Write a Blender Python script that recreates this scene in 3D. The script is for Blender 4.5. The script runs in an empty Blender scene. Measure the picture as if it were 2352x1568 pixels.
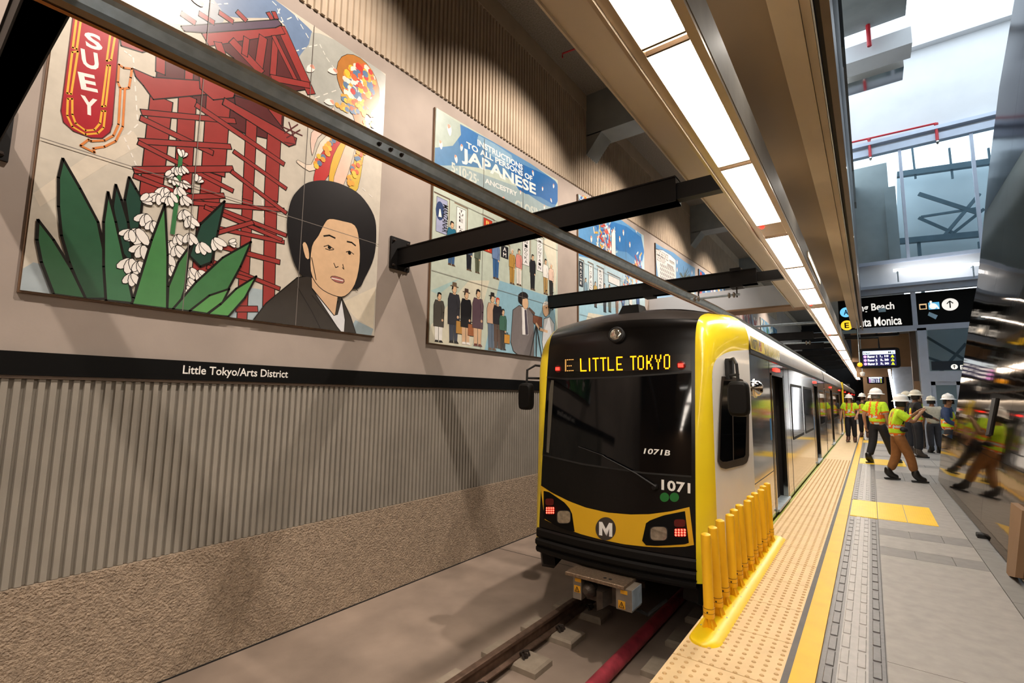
import bpy, bmesh, math, random
from mathutils import Vector, Matrix
random.seed(11)
sc = bpy.context.scene
COL = sc.collection
# ------------------------------------------------------------------ camera, world, exposure
F, YAW, PIT, ROL, HC = 1101.19, 0.6400746, 0.11353965, 0.01144861, 1.62   # focal length in px of a 2352 px wide frame
fw = Vector((-math.sin(YAW)*math.cos(PIT), math.cos(YAW)*math.cos(PIT), math.sin(PIT)))
r0 = Vector((math.cos(YAW), math.sin(YAW), 0)); u0 = r0.cross(fw)
RT = math.cos(ROL)*r0 + math.sin(ROL)*u0
UP = -math.sin(ROL)*r0 + math.cos(ROL)*u0
CAM = Vector((0, 0, HC))
cd = bpy.data.cameras.new('camera'); cam = bpy.data.objects.new('camera', cd); COL.objects.link(cam)
cd.sensor_width = 36; cd.sensor_fit = 'HORIZONTAL'; cd.lens = 36*F/2352; cd.clip_start = 0.05; cd.clip_end = 400
cam.matrix_world = Matrix(((RT.x, UP.x, -fw.x, CAM.x), (RT.y, UP.y, -fw.y, CAM.y), (RT.z, UP.z, -fw.z, CAM.z), (0, 0, 0, 1)))
sc.camera = cam
sc.view_settings.view_transform = 'Standard'; sc.view_settings.look = 'None'
sc.view_settings.gamma = 1; sc.view_settings.use_curve_mapping = False
sc.view_settings.exposure = 0.68
w = bpy.data.worlds.new('sky'); sc.world = w; w.use_nodes = True
bg = w.node_tree.nodes['Background']; bg.inputs[0].default_value = (0.80, 0.91, 1.0, 1); bg.inputs[1].default_value = 2.0
sc.cycles.max_bounces = 8; sc.cycles.diffuse_bounces = 4; sc.cycles.glossy_bounces = 4
sc.cycles.sample_clamp_indirect = 6; sc.cycles.use_denoising = True

def lamp(name, kind, loc, energy, color, aim=None, **kw):
    l = bpy.data.lights.new(name, kind); l.energy = energy; l.color = color
    for k, v in kw.items(): setattr(l, k, v)
    o = bpy.data.objects.new(name, l); COL.objects.link(o); o.location = loc
    if aim is not None: o.rotation_euler = (Vector(aim)-Vector(loc)).to_track_quat('-Z', 'Y').to_euler()
    return o
# wall-washer spots that hang above the soffit and wash the mural wall
for i, y in enumerate((-7.0, -2.4, 2.4, 7.4, 12.4, 17.6, 23, 30, 38)):
    lamp('wall_washer_light', 'SPOT', (-2.0, y, 8.9), 1000, (1.0, 0.86, 0.75), (-5.8, y+.2, 3.9), spot_size=math.radians(92), spot_blend=0.55, shadow_soft_size=0.09)

# ------------------------------------------------------------------ picture <-> place
def ray(x, y): return RT*((x-1176)/F) - UP*((y-784)/F) + fw
def onz(x, y, z): d = ray(x, y); return CAM + d*((z-HC)/d.z)
def onx(x, y, X): d = ray(x, y); return CAM + d*(X/d.x)
def ony(x, y, Y): d = ray(x, y); return CAM + d*(Y/d.y)

# ------------------------------------------------------------------ materials
def lin(c):
    if isinstance(c, str): c = tuple(int(c[i:i+2], 16)/255 for i in (0, 2, 4))
    return tuple(v/12.92 if v <= .04045 else ((v+.055)/1.055)**2.4 for v in c)
MC = {}
def mat(name, col, rough=.5, metal=0, emit=0, noise=None, bump=None, coat=0, ecol=None, spec=None, alpha=None):
    if name in MC: return MC[name]
    m = bpy.data.materials.new(name); m.use_nodes = True; nt = m.node_tree; N = nt.nodes; L = nt.links
    b = N['Principled BSDF']; c = lin(col)
    b.inputs['Base Color'].default_value = (*c, 1); b.inputs['Roughness'].default_value = rough; b.inputs['Metallic'].default_value = metal
    if coat: b.inputs['Coat Weight'].default_value = coat; b.inputs['Coat Roughness'].default_value = .06
    if spec is not None: b.inputs['Specular IOR Level'].default_value = spec
    if alpha is not None: b.inputs['Alpha'].default_value = alpha
    if emit:
        b.inputs['Emission Color'].default_value = (*lin(ecol or col), 1); b.inputs['Emission Strength'].default_value = emit
    tc = None
    if noise or bump:
        tc = N.new('ShaderNodeTexCoord')
    if noise:   # (scale, amount[, stretch xyz])
        n = N.new('ShaderNodeTexNoise'); n.inputs['Scale'].default_value = noise[0]; n.inputs['Detail'].default_value = 6
        src = tc.outputs['Object']
        if len(noise) > 2:
            mp = N.new('ShaderNodeMapping'); mp.inputs['Scale'].default_value = noise[2]; L.new(src, mp.inputs[0]); src = mp.outputs[0]
        L.new(src, n.inputs['Vector'])
        r = N.new('ShaderNodeValToRGB'); a = noise[1]
        r.color_ramp.elements[0].position = .3; r.color_ramp.elements[1].position = .7
        r.color_ramp.elements[0].color = (*[v*(1-a) for v in c], 1); r.color_ramp.elements[1].color = (*[min(1, v*(1+a)) for v in c], 1)
        L.new(n.outputs['Fac'], r.inputs[0]); L.new(r.outputs[0], b.inputs['Base Color'])
    if bump:    # (scale, strength, distance[, kind])
        if len(bump) > 3 and bump[3] == 'v':
            n2 = N.new('ShaderNodeTexVoronoi'); n2.inputs['Scale'].default_value = bump[0]; out = n2.outputs['Distance']
        else:
            n2 = N.new('ShaderNodeTexNoise'); n2.inputs['Scale'].default_value = bump[0]; n2.inputs['Detail'].default_value = 5; out = n2.outputs['Fac']
        L.new(tc.outputs['Object'], n2.inputs['Vector'])
        bp = N.new('ShaderNodeBump'); bp.inputs['Strength'].default_value = bump[1]; bp.inputs['Distance'].default_value = bump[2]
        L.new(out, bp.inputs['Height']); L.new(bp.outputs[0], b.inputs['Normal'])
    MC[name] = m; return m
def paint(c, rough=.34):   # printed or painted colour
    return mat('paint_'+c, c, rough, noise=(9, .06))

M = dict(
 conc=mat('smooth_concrete', 'a69a90', .75, noise=(1.3, .10), bump=(40, .12, .004)),
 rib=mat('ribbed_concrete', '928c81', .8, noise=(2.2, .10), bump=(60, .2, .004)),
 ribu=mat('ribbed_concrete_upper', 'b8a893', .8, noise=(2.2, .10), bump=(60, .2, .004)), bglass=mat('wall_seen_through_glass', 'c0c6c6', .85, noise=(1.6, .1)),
 dome=mat('tactile_dome', 'd3ad78', .6, noise=(5, .06)),
 rough=mat('rough_concrete', 'ad9a84', .95, noise=(18, .22), bump=(42, 1.0, .05)),
 slab=mat('track_slab', '8f7f71', .8, noise=(1.6, .20), bump=(50, .15, .004)),
 ceil=mat('ceiling_concrete', '8d867d', .9, noise=(30, .25), bump=(60, .3, .006)),
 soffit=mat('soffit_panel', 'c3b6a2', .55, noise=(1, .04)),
 fascia=mat('fascia_steel', 'c3b297', .45, noise=(2, .05)),
 hull_pad=mat('hull_pad', '1d1c1d', .6),
 darkslot=mat('dark_slot', '1d1c1d', .6),
 black=mat('black_paint', '0f0d0c', .5, noise=(8, .15), spec=.3),
 blackm=mat('black_matte', '0e0c0a', .6, noise=(8, .15), spec=.2),
 sign=mat('sign_black', '070707', .5, spec=.15),
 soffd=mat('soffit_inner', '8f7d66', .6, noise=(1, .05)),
 galv=mat('galvanised_steel', 'a9b6be', .4, .4, noise=(12, .18)),
 trough=mat('trough_metal', 'b3a48f', .38, .35, noise=(6, .05)),
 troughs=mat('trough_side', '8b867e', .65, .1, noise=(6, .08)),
 lens=mat('lamp_lens', 'fff3e2', .4, emit=17, ecol='fff3e4'),
 stain=mat('polished_stainless', 'b7b2aa', .10, 1, bump=(1.3, .05, .02)),
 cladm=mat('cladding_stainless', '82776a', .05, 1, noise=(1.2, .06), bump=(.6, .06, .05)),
 darkclad=mat('dark_cladding', '403e3d', .6, noise=(1, .1)),
 roofs=mat('roof_stainless', 'b9b1a6', .3, .85, noise=(3, .05)),
 yellow=mat('train_yellow', 'f8dc28', .25, noise=(2, .03), coat=.5),
 white=mat('train_white', 'f2f1ee', .3, noise=(2, .02), coat=.4),
 maskb=mat('mask_black', '0b0908', .25, noise=(4, .2), spec=.35),
 fasc=mat('nose_yellow', 'e0ae1e', .35, noise=(3, .04)),
 roofb=mat('roof_black', '2c231d', .42, noise=(5, .12)),
 glass=mat('dark_glass', '07080a', .05, spec=.45, noise=(3, .1)),
 rubber=mat('rubber', '191817', .7, noise=(20, .15)),
 frame=mat('window_frame', '3a322c', .5, noise=(10, .1)),
 boll=mat('bollard_yellow', 'fcc01a', .45, noise=(5, .05)),
 curb=mat('curb_yellow', 'fbd416', .35, noise=(6, .05)),
 tact=mat('tactile_tan', 'e6c897', .6, noise=(5, .06)),
 tactline=mat('tactile_joint', 'c09b66', .8, noise=(5, .06)),
 ystripe=mat('stripe_yellow', 'f8bb0c', .5, noise=(6, .06)),
 ypatch=mat('patch_yellow', 'ffce14', .45, noise=(6, .05)),
 greyjoint=mat('joint_grey', '6d6a68', .7, noise=(8, .08)),
 gdark=mat('guide_dark', '54504f', .4, noise=(30, .25)),
 glight=mat('guide_light', 'a29e9a', .45, noise=(16, .12)),
 paver=mat('paver_light', '9f9a94', .6, noise=(9, .10), bump=(200, .08, .002)),
 paverd=mat('paver_dark', '86837f', .6, noise=(9, .10), bump=(200, .08, .002)),
 rail=mat('rail_steel', '6b5648', .5, .6, noise=(14, .25)),
 pad=mat('pad_concrete', '8f8373', .85, noise=(7, .18), bump=(50, .2, .004)),
 clip=mat('clip_iron', '39302a', .6, .4, noise=(20, .2)),
 redpipe=mat('red_pipe', 'a63c48', .5, noise=(7, .35)),
 red=mat('red_paint', 'b5202b', .45, noise=(10, .1)),
 wconc=mat('white_concrete', 'ced0d3', .85, noise=(1.2, .05)),
 gconc=mat('grey_concrete', '858a8a', .85, noise=(1.6, .12)),
 steelw=mat('frame_pale_steel', 'b9c3d4', .35, .3, noise=(5, .04)),
 brown=mat('brown_wall', '8a6c4f', .7, noise=(2, .08)),
 browncol=mat('brown_steel', '5e5044', .4, .4, noise=(4, .1)),
 dark=mat('dark_interior', '1a1616', .8, noise=(4, .2)),
 shutter=mat('shutter_steel', 'b4bac4', .4, .5, noise=(6, .06)),
 tube=mat('tube_lamp', 'ffffff', .3, emit=7),
 ledamber=mat('led_amber', 'ffb000', .5, emit=1.7, ecol='ff9e0a'),
 ledred=mat('led_red', 'ff1010', .5, emit=7, ecol='ff1c14'),
 ledpix=mat('led_red_pixels', 'ff5040', .5, emit=5, ecol='ff4030'),
 dimred=mat('unlit_red_lens', '5a0f0a', .3, noise=(30, .2)),
 chrome=mat('chrome', 'd9d6d0', .08, 1),
 lampglass=mat('lamp_reflector', 'c9c4b4', .12, .9, noise=(20, .3)),
 tread=mat('tread_plate', '8d7a66', .4, .7, noise=(40, .3), bump=(70, .5, .006, 'v')),
 grey=mat('coupler_grey', '837a6e', .5, .3, noise=(8, .2)),
 iron=mat('dark_iron', '4b423a', .5, .6, noise=(12, .3)),
 label=mat('warning_label', 'd79a1c', .5, noise=(12, .08)),
 txtw=mat('white_lettering', 'f1efe9', .5),
 txtb=mat('black_lettering', '15130f', .5),
 emblem=mat('emblem_brown', '3c352f', .4, noise=(9, .1)),
 green=mat('green_marker', '0c6a24', .5, noise=(9, .08)),
)
# window glass: mostly clear with a mirror coat
def glassmat(name, col, trans):
    m = bpy.data.materials.new(name); m.use_nodes = True; N = m.node_tree.nodes; L = m.node_tree.links
    out = N['Material Output']; N.remove(N['Principled BSDF'])
    t = N.new('ShaderNodeBsdfTransparent'); t.inputs[0].default_value = (*lin(col), 1)
    g = N.new('ShaderNodeBsdfGlossy'); g.inputs['Roughness'].default_value = .02; g.inputs['Color'].default_value = (.9, .95, 1, 1)
    fr = N.new('ShaderNodeFresnel'); fr.inputs[0].default_value = trans
    mx = N.new('ShaderNodeMixShader'); L.new(fr.outputs[0], mx.inputs[0]); L.new(t.outputs[0], mx.inputs[1]); L.new(g.outputs[0], mx.inputs[2]); L.new(mx.outputs[0], out.inputs[0])
    return m
M['cladm'].node_tree.nodes['Principled BSDF'].inputs['Specular Tint'].default_value = (.62, .57, .52, 1)
M['cladtop'] = mat('cladding_dim_reflection', '55555a', .12, 1, noise=(1.2, .06), bump=(.6, .05, .05)); M['cladtop'].node_tree.nodes['Principled BSDF'].inputs['Specular Tint'].default_value = (.22, .22, .24, 1)  # dim reflections of the upper cladding put into a darker metal colour
M['pane'] = glassmat('clear_glass', 'eef4f6', 1.45)

# ------------------------------------------------------------------ mesh builder
def org(p):
    v = Vector((0, 0, 0))
    while p is not None: v += p.location; p = p.parent
    return v
_fonts = {}
def glyphs(s, bold=0.0, spacing=1.0):
    k = (s, bold, spacing)
    if k in _fonts: return _fonts[k]
    c = bpy.data.curves.new('t', 'FONT'); c.body = s; c.size = 1; c.offset = bold; c.resolution_u = 3; c.space_character = spacing
    o = bpy.data.objects.new('t', c); COL.objects.link(o)
    dg = bpy.context.evaluated_depsgraph_get(); me = bpy.data.meshes.new_from_object(o.evaluated_get(dg))
    V = [tuple(v.co[:2]) for v in me.vertices]; P = [tuple(p.vertices) for p in me.polygons]
    bpy.data.objects.remove(o); bpy.data.curves.remove(c); bpy.data.meshes.remove(me)
    xs = [v[0] for v in V]; ys = [v[1] for v in V]
    _fonts[k] = (V, P, min(xs), max(xs), min(ys), max(ys)); return _fonts[k]
class MB:
    def __init__(s): s.v = []; s.f = []; s.m = []; s.mi = 0
    def add(s, vs, fs, mi=None):
        b = len(s.v); s.v += [tuple(v) for v in vs]; mi = s.mi if mi is None else mi
        for f in fs: s.f.append(tuple(i+b for i in f)); s.m.append(mi)
    def quad(s, a, b, c, d, mi=None): s.add([a, b, c, d], [(0, 1, 2, 3)], mi)
    def box(s, x0, x1, y0, y1, z0, z1, mi=None):
        vs = [(x, y, z) for z in (z0, z1) for y in (y0, y1) for x in (x0, x1)]
        s.add(vs, [(0, 2, 3, 1), (4, 5, 7, 6), (0, 1, 5, 4), (2, 6, 7, 3), (0, 4, 6, 2), (1, 3, 7, 5)], mi)
    def cbox(s, c, sx, sy, sz, mi=None): s.box(c[0]-sx/2, c[0]+sx/2, c[1]-sy/2, c[1]+sy/2, c[2]-sz/2, c[2]+sz/2, mi)
    def bbox(s, x0, x1, y0, y1, z0, z1, b, mi=None):   # box with chamfered top edges
        lo = [(x0, y0, z0), (x1, y0, z0), (x1, y1, z0), (x0, y1, z0)]; md = [(x, y, z1-b) for x, y, _ in lo]
        hi = [(x0+b, y0+b, z1), (x1-b, y0+b, z1), (x1-b, y1-b, z1), (x0+b, y1-b, z1)]
        fs = [(3, 2, 1, 0), (8, 9, 10, 11)]
        for i in range(4):
            j = (i+1) % 4; fs += [(i, j, j+4, i+4), (i+4, j+4, j+8, i+8)]
        s.add(lo+md+hi, fs, mi)
    def prism(s, poly, fn, a, b, mi=None):     # poly of (p,q), fn(p,q,t)->xyz, from t=a to t=b
        n = len(poly); s.add([fn(p, q, a) for p, q in poly]+[fn(p, q, b) for p, q in poly],
            [tuple(range(n-1, -1, -1)), tuple(range(n, 2*n))]+[(i, (i+1) % n, (i+1) % n+n, i+n) for i in range(n)], mi)
    def tube(s, pts, r, n=8, mi=None, cap=True):
        pts = [Vector(p) for p in pts]; R = r if isinstance(r, (list, tuple)) else [r]*len(pts)
        vs = []; prev = None
        for i, p in enumerate(pts):
            d = (pts[min(i+1, len(pts)-1)]-pts[max(i-1, 0)]).normalized()
            if prev is None: a = d.orthogonal().normalized()
            else: a = (prev - d*prev.dot(d)).normalized()
            prev = a; b = d.cross(a)
            vs += [p + R[i]*(a*math.cos(2*math.pi*k/n)+b*math.sin(2*math.pi*k/n)) for k in range(n)]
        fs = []
        for i in range(len(pts)-1):
            for k in range(n):
                k2 = (k+1) % n; fs.append((i*n+k, i*n+k2, (i+1)*n+k2, (i+1)*n+k))
        if cap: fs += [tuple(range(n-1, -1, -1)), tuple((len(pts)-1)*n+k for k in range(n))]
        s.add(vs, fs, mi)
    def lathe(s, prof, c, n=20, axis=(0, 0, 1), mi=None):   # prof: (radius, height)
        ax = Vector(axis).normalized(); a = ax.orthogonal().normalized(); b = ax.cross(a); c = Vector(c)
        vs = [c+ax*h+r*(a*math.cos(2*math.pi*k/n)+b*math.sin(2*math.pi*k/n)) for r, h in prof for k in range(n)]
        fs = [(i*n+k, i*n+(k+1) % n, (i+1)*n+(k+1) % n, (i+1)*n+k) for i in range(len(prof)-1) for k in range(n)]
        if prof[0][0] > 1e-5: fs.append(tuple(range(n-1, -1, -1)))
        if prof[-1][0] > 1e-5: fs.append(tuple((len(prof)-1)*n+k for k in range(n)))
        s.add(vs, fs, mi)
    def grid(s, fn, nu, nv, mi=None):
        s.add([fn(i/nu, j/nv) for j in range(nv+1) for i in range(nu+1)],
              [(j*(nu+1)+i, j*(nu+1)+i+1, (j+1)*(nu+1)+i+1, (j+1)*(nu+1)+i) for j in range(nv) for i in range(nu)], mi)
    def text(s, t, o, U, V, mi=None, bold=.0, spacing=1.0, mapf=None, cap=True):   # fit text to the box o, o+U, o+V
        V_, P, x0, x1, y0, y1 = glyphs(t, bold, spacing)
        o = Vector(o); U = Vector(U); V = Vector(V)
        vs = []
        for x, y in V_:
            a, b = (x-x0)/(x1-x0), (y-y0)/(y1-y0)
            vs.append(mapf(a, b) if mapf else o+U*a+V*b)
        s.add(vs, P, mi)
    def build(s, name, mats, parent=None, smooth=False, loc=None):
        if not isinstance(mats, (list, tuple)): mats = [mats]
        mats = [M[m] if isinstance(m, str) else m for m in mats]
        me = bpy.data.meshes.new(name); o = bpy.data.objects.new(name, me); COL.objects.link(o)
        off = org(parent) if parent else Vector(loc) if loc else Vector((0, 0, 0))
        me.from_pydata([tuple(Vector(v)-off) for v in s.v], [], s.f)
        for m in mats: me.materials.append(m)
        me.polygons.foreach_set('material_index', s.m)
        if smooth:
            me.polygons.foreach_set('use_smooth', [True]*len(s.f))
        me.update()
        if smooth == 'auto':
            bm = bmesh.new(); bm.from_mesh(me); bmesh.ops.remove_doubles(bm, verts=bm.verts, dist=1e-5)
            for e in bm.edges:
                if len(e.link_faces) == 2 and e.calc_face_angle(0) > .6: e.smooth = False
            bm.to_mesh(me); bm.free()
        if parent: o.parent = parent
        elif loc: o.location = loc
        return o
def tag(o, label, cat, group=None, kind=None):
    o['label'] = label; o['category'] = cat
    if group: o['group'] = group
    if kind: o['kind'] = kind
    return o
def thing(name, label, cat, loc=(0, 0, 0), group=None):
    o = bpy.data.objects.new(name, None); COL.objects.link(o); o.location = loc; o.empty_display_size = .1
    return tag(o, label, cat, group)
def struct(o, label=None, cat=None):
    o['kind'] = 'structure'
    if label: o['label'] = label; o['category'] = cat
    return o
def copytree(o, parent=None):
    c = o.copy(); COL.objects.link(c)
    if parent: c.parent = parent
    for ch in list(o.children): copytree(ch, c)
    return c
def interp(t, tab):
    if t <= tab[0][0]: return tab[0][1]
    for (a, x), (b, y) in zip(tab, tab[1:]):
        if t <= b: return x+(y-x)*(t-a)/(b-a)
    return tab[-1][1]
# ================================================================== SETTING
def smoothrows_(rows, k=4):
    n = len(rows); out = []
    for i in range(n-1):
        p0 = rows[max(i-1, 0)]; p1 = rows[i]; p2 = rows[i+1]; p3 = rows[min(i+2, n-1)]
        for j in range(k):
            t_ = j/k; out.append(tuple(.5*((2*p1[a])+(-p0[a]+p2[a])*t_+(2*p0[a]-5*p1[a]+4*p2[a]-p3[a])*t_*t_+(-p0[a]+3*p1[a]-3*p2[a]+p3[a])*t_**3) for a in range(len(p1))))
    return out+[rows[-1]]
XW = -5.8; ZT = -1.2; YEND = 62.0; YB0 = -12.0
topz = lambda y: interp(y, [(0, 6.80), (3, 6.83), (5.5, 6.87), (7.8, 6.92), (11.5, 7.08), (15.2, 7.25), (24, 7.6), (62, 8.4)])
def ribs(mb, y0, y1, pitch, zlo, zhi, depth, back=0.0):
    n = int((y1-y0)/pitch)
    for i in range(n):
        y = y0+i*pitch
        pr = [(y, 0), (y+pitch*.08, depth), (y+pitch*.62, depth), (y+pitch*.71, 0), (y+pitch, 0)]
        for (a, da), (b, db) in zip(pr, pr[1:]):
            za, zb = (zlo(a), zlo(b)); ta, tb = zhi(a), zhi(b)
            mb.quad((XW+back+da, a, za), (XW+back+db, b, zb), (XW+back+db, b, tb), (XW+back+da, a, ta))
        for zz in (zlo, zhi):   # end caps of the rib
            mb.add([(XW+back+d, yy, zz(yy)) for yy, d in pr[:4]], [(0, 1, 2, 3)])
mb = MB()
mb.quad((XW, YB0, ZT), (XW, YEND, ZT), (XW, YEND, 10), (XW, YB0, 10))
struct(mb.build('wall_left', 'conc'), 'smooth concrete wall behind the murals', 'wall')
mb = MB()
mb.box(XW-.2, XW+.06, YB0, YEND, ZT, -.005)
struct(mb.build('wall_left_rough_base', 'rough'), 'rough textured concrete band at the foot of the left wall', 'wall')
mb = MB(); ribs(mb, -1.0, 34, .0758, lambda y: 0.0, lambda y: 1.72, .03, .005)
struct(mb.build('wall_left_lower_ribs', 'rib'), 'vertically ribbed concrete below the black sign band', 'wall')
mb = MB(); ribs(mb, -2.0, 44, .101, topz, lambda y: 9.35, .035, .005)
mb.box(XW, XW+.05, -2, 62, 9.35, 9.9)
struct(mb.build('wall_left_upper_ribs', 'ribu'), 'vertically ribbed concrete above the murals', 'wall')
# black station-name band
t = thing('station_name_band', 'long black name band along the left wall reading Little Tokyo/Arts District', 'sign', (XW+.06, 1, 1.75))
mb = MB(); mb.box(XW+.036, XW+.06, -3, 40, 1.75, 1.95); mb.build('band', 'sign', t)
mb = MB(); mb.box(XW+.036, XW+.05, -3, 40, 1.722, 1.748); mb.build('ledge', 'browncol', t)
mb = MB()
a = onx(419, 864, XW+.062); b = onx(661, 867, XW+.062)
mb.text('Little Tokyo/Arts District', (XW+.062, a.y, 1.785), (0, b.y-a.y, 0), (0, 0, .118), bold=.012); mb.build('lettering', 'txtw', t)
# track slab
mb = MB(); mb.box(XW, -1.14, YB0, YEND, ZT-.3, ZT); struct(mb.build('floor_track', 'slab'), 'concrete track bed between wall and platform', 'floor')
mb = MB()
for y in (7.35, 13.4, 19.5): mb.box(XW+.06, -3.7, y, y+.012, ZT-.01, ZT+.002)
struct(mb.build('trim_1', 'darkslot'))
mb = MB(); mb.box(XW+.06, XW+.072, YB0, YEND, ZT, ZT+.012); struct(mb.build('baseboard_left', 'darkslot'))
# platform body with pavers
mb = MB()
mb.box(-1.11, -.02, YB0, YEND, ZT, -.012, 0)
mb.box(-.02, 9, YB0, YEND, ZT, -.012, 0)
struct(mb.build('floor_platform', 'paverd'), 'platform slab', 'floor')
mb = MB()
bands = [fl.y for fl in (onz(2018, 1271, 0), onz(2018, 1253, 0), onz(2017, 1226, 0), onz(2017, 1211, 0))]
rows = [(-3, 1.5), (1.51, bands[0]), ('d', bands[0], bands[1]), (bands[1], bands[2]), ('d', bands[2], bands[3]), (bands[3], 12.9)]
def pav(y0, y1, x0, x1, step, mi):
    x = x0
    while x < x1-.01:
        e = min(x+step, x1); mb.box(x+.003, e-.003, y0+.003, y1-.003, -.02, 0, mi); x = e
ye = bands[0]
for y0, y1 in ((-3, 1.9), (1.9, 3.98), (3.98, ye)): pav(y0, y1, -.015, .83, .845, 0)
pav(bands[0], bands[1], -.015, .83, .30, 1); pav(bands[1], bands[2], -.015, .83, .845, 0); pav(bands[2], bands[3], -.015, .83, .30, 1)
pav(bands[3], 9.4, -.015, .83, .845, 0); pav(9.4, 12.75, -.015, .83, .845, 0)
for k in range(9): pav(-3+k*1.75, -3+(k+1)*1.75, .83, 1.35, .52, 1)
pav(12.75, 14.2, -.015, 1.35, .48, 1)
y = 14.2
while y < 40:
    pav(y, y+1.5, -.015, 5, 1.25, 0); pav(y+1.5, y+2.0, -.015, 5, .5, 1); y += 2.0
struct(mb.build('floor_pavers', ['paver', 'paverd']), 'grey stone pavers on the platform', 'floor')
# tactile edge strip
mb = MB(); TY1 = 40
y = YB0
while y < TY1:
    mb.box(-1.11, -.515, y+.004, y+.606, -.03, 0, 0); y += .61
mb.box(-1.11, -.52, YB0, TY1, -.05, -.004, 1)
for k in range(9):
    for j in range(240):
        yy = 2.0+j*.0663; xx = -1.075+k*.0663
        if yy > 16: continue
        n = 8; c = [(math.cos(2*math.pi*q/n), math.sin(2*math.pi*q/n)) for q in range(n)]
        vs = [(xx+.0145*a, yy+.0145*b, 0) for a, b in c]+[(xx+.0095*a, yy+.0095*b, .006) for a, b in c]
        mb.add(vs, [(q, (q+1) % n, (q+1) % n+n, q+n) for q in range(n)]+[tuple(range(n, 2*n))], 2)
tag(mb.build('tactile_edge_strip', ['tact', 'tactline', 'dome']), 'tan tactile warning strip with raised domes along the platform edge', 'tactile paving')
mb = MB(); mb.box(-1.135, -1.108, 7.0, TY1, -.06, .004); tag(mb.build('edge_nosing', mat('nosing_green', '9aa01a', .5, noise=(5, .1))), 'thin yellow-green nosing strip between train and tactile strip', 'nosing')
mb = MB(); mb.box(-.515, -.478, YB0, TY1, -.03, .002); tag(mb.build('joint_strip', 'greyjoint'), 'thin dark grey joint strip beside the yellow line', 'joint strip')
mb = MB(); mb.box(-.478, -.353, YB0, TY1, -.03, .003); tag(mb.build('safety_line', 'ystripe'), 'long yellow safety line painted along the platform', 'floor line')
# guide strip: dark, light, dark with raised bars
def guide(y0, y1, first):
    gx = [-.340, -.258, -.105, -.020]
    mb = MB(); mb.box(gx[0], gx[1], y0, y1, -.03, .002, 0); mb.box(gx[1], gx[2], y0, y1, -.03, .003, 1); mb.box(gx[2], gx[3], y0, y1, -.03, .002, 0)
    y = y0+.03
    while y < y1-.2:
        for xc, mi in ((-.299, 0), (-.228, 1), (-.140, 1), (-.062, 0)):
            o = .085 if mi else 0
            wv = .022
            mb.bbox(xc-wv, xc+wv, y+o, y+o+.20, 0, .008, .003, mi)
        y += .235
    return mb
for y0, y1, lb in ((-1.5, 8.46, 'near the bollards'), (9.88, 15.5, 'between the first and second yellow patches'), (16.95, 23.1, 'between the second and third yellow patches'), (24.6, 34, 'beyond the third yellow patch')):
    tag(guide(y0, y1, 0).build('guide_strip', ['gdark', 'glight']), 'grey ribbed guide strip '+lb, 'guide strip', 'guide strips along the platform')
for y0, y1, x1, lb in ((8.50, 9.86, .62, 'nearest of the yellow floor patches, of three tiles beside the safety line'), (15.52, 16.93, .62, 'yellow floor patch beneath the boots of the person in black trousers'), (23.15, 24.55, .62, 'yellow floor patch farthest along the platform')):
    mb = MB(); wd = (x1+.335)/3
    for k in range(3):
        x0 = -.335+k*wd; mb.box(x0+.004, x0+wd-.004, y0, y1, -.01, .004)
        for i in range(1, 12):
            xx = x0+wd*i/12; mb.bbox(xx-.006, xx+.006, y0+.03, y1-.03, .002, .0055, .001)
    tag(mb.build('tactile_patch', 'ypatch'), lb, 'tactile paving', 'yellow tactile patches')

# ------------------------------------------------------------------ ceiling, soffits
mb = MB(); mb.box(XW-.3, 0.0, YB0, 15.3, 9.8, 10.2); mb.box(XW-.3, 0, 15.3, YEND, 9.8, 10.2); struct(mb.build('ceiling', 'ceil'))
mb = MB()
for y in (11.0, 20.4, 30):
    mb.box(XW, .0, y, y+.7, 8.62, 9.85)
    mb.prism([(XW, 8.65), (XW+.5, 8.65), (XW, 8.05)], lambda p, q, t: (p, t, q), y, y+.62)
struct(mb.build('ceiling_beam', 'gconc'), 'deep grey concrete beams across the ceiling', 'beam')
mb = MB()   # downstand bulkhead across the track
mb.box(XW, -.97, 15.5, 16.3, 4.27, 4.92, 0); mb.box(XW, -.97, 15.49, 16.32, 4.25, 4.30, 1)
struct(mb.build('ceiling_duct_beam', ['wconc', 'brown']), 'pale boxed beam over the track', 'beam')
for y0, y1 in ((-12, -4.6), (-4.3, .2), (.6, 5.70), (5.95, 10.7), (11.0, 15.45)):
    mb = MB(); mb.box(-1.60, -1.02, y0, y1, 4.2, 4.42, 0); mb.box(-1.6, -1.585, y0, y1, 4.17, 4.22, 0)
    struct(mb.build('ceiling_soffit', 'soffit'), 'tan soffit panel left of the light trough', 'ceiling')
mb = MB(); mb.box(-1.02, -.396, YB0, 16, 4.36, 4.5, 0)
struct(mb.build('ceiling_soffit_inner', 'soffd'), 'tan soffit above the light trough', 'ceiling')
mb = MB()   # fascia girder at the edge of the atrium
mb.box(-.395, -.30, YB0, 21, 4.19, 4.45, 0); mb.box(-.30, -.225, YB0, 21, 4.16, 4.45, 0); mb.box(-.222, -.165, YB0, 21, 4.19, 4.9, 0)
struct(mb.build('trim_2', 'fascia'))
mb = MB(); mb.box(-.162, -.152, YB0, 21, 4.19, 4.9, 0); struct(mb.build('trim_3', 'steelw'))
mb = MB(); mb.box(-.15, -.115, YB0, 21, 4.25, 4.9, 0); struct(mb.build('trim_4', 'darkslot'))
mb = MB(); mb.box(-.113, -.062, YB0, 21.3, 4.12, 4.9, 0); mb.box(-.3, -.06, YB0, 21.4, 4.9, 10.0, 1); struct(mb.build('trim_5', ['browncol', 'darkclad']))
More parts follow.
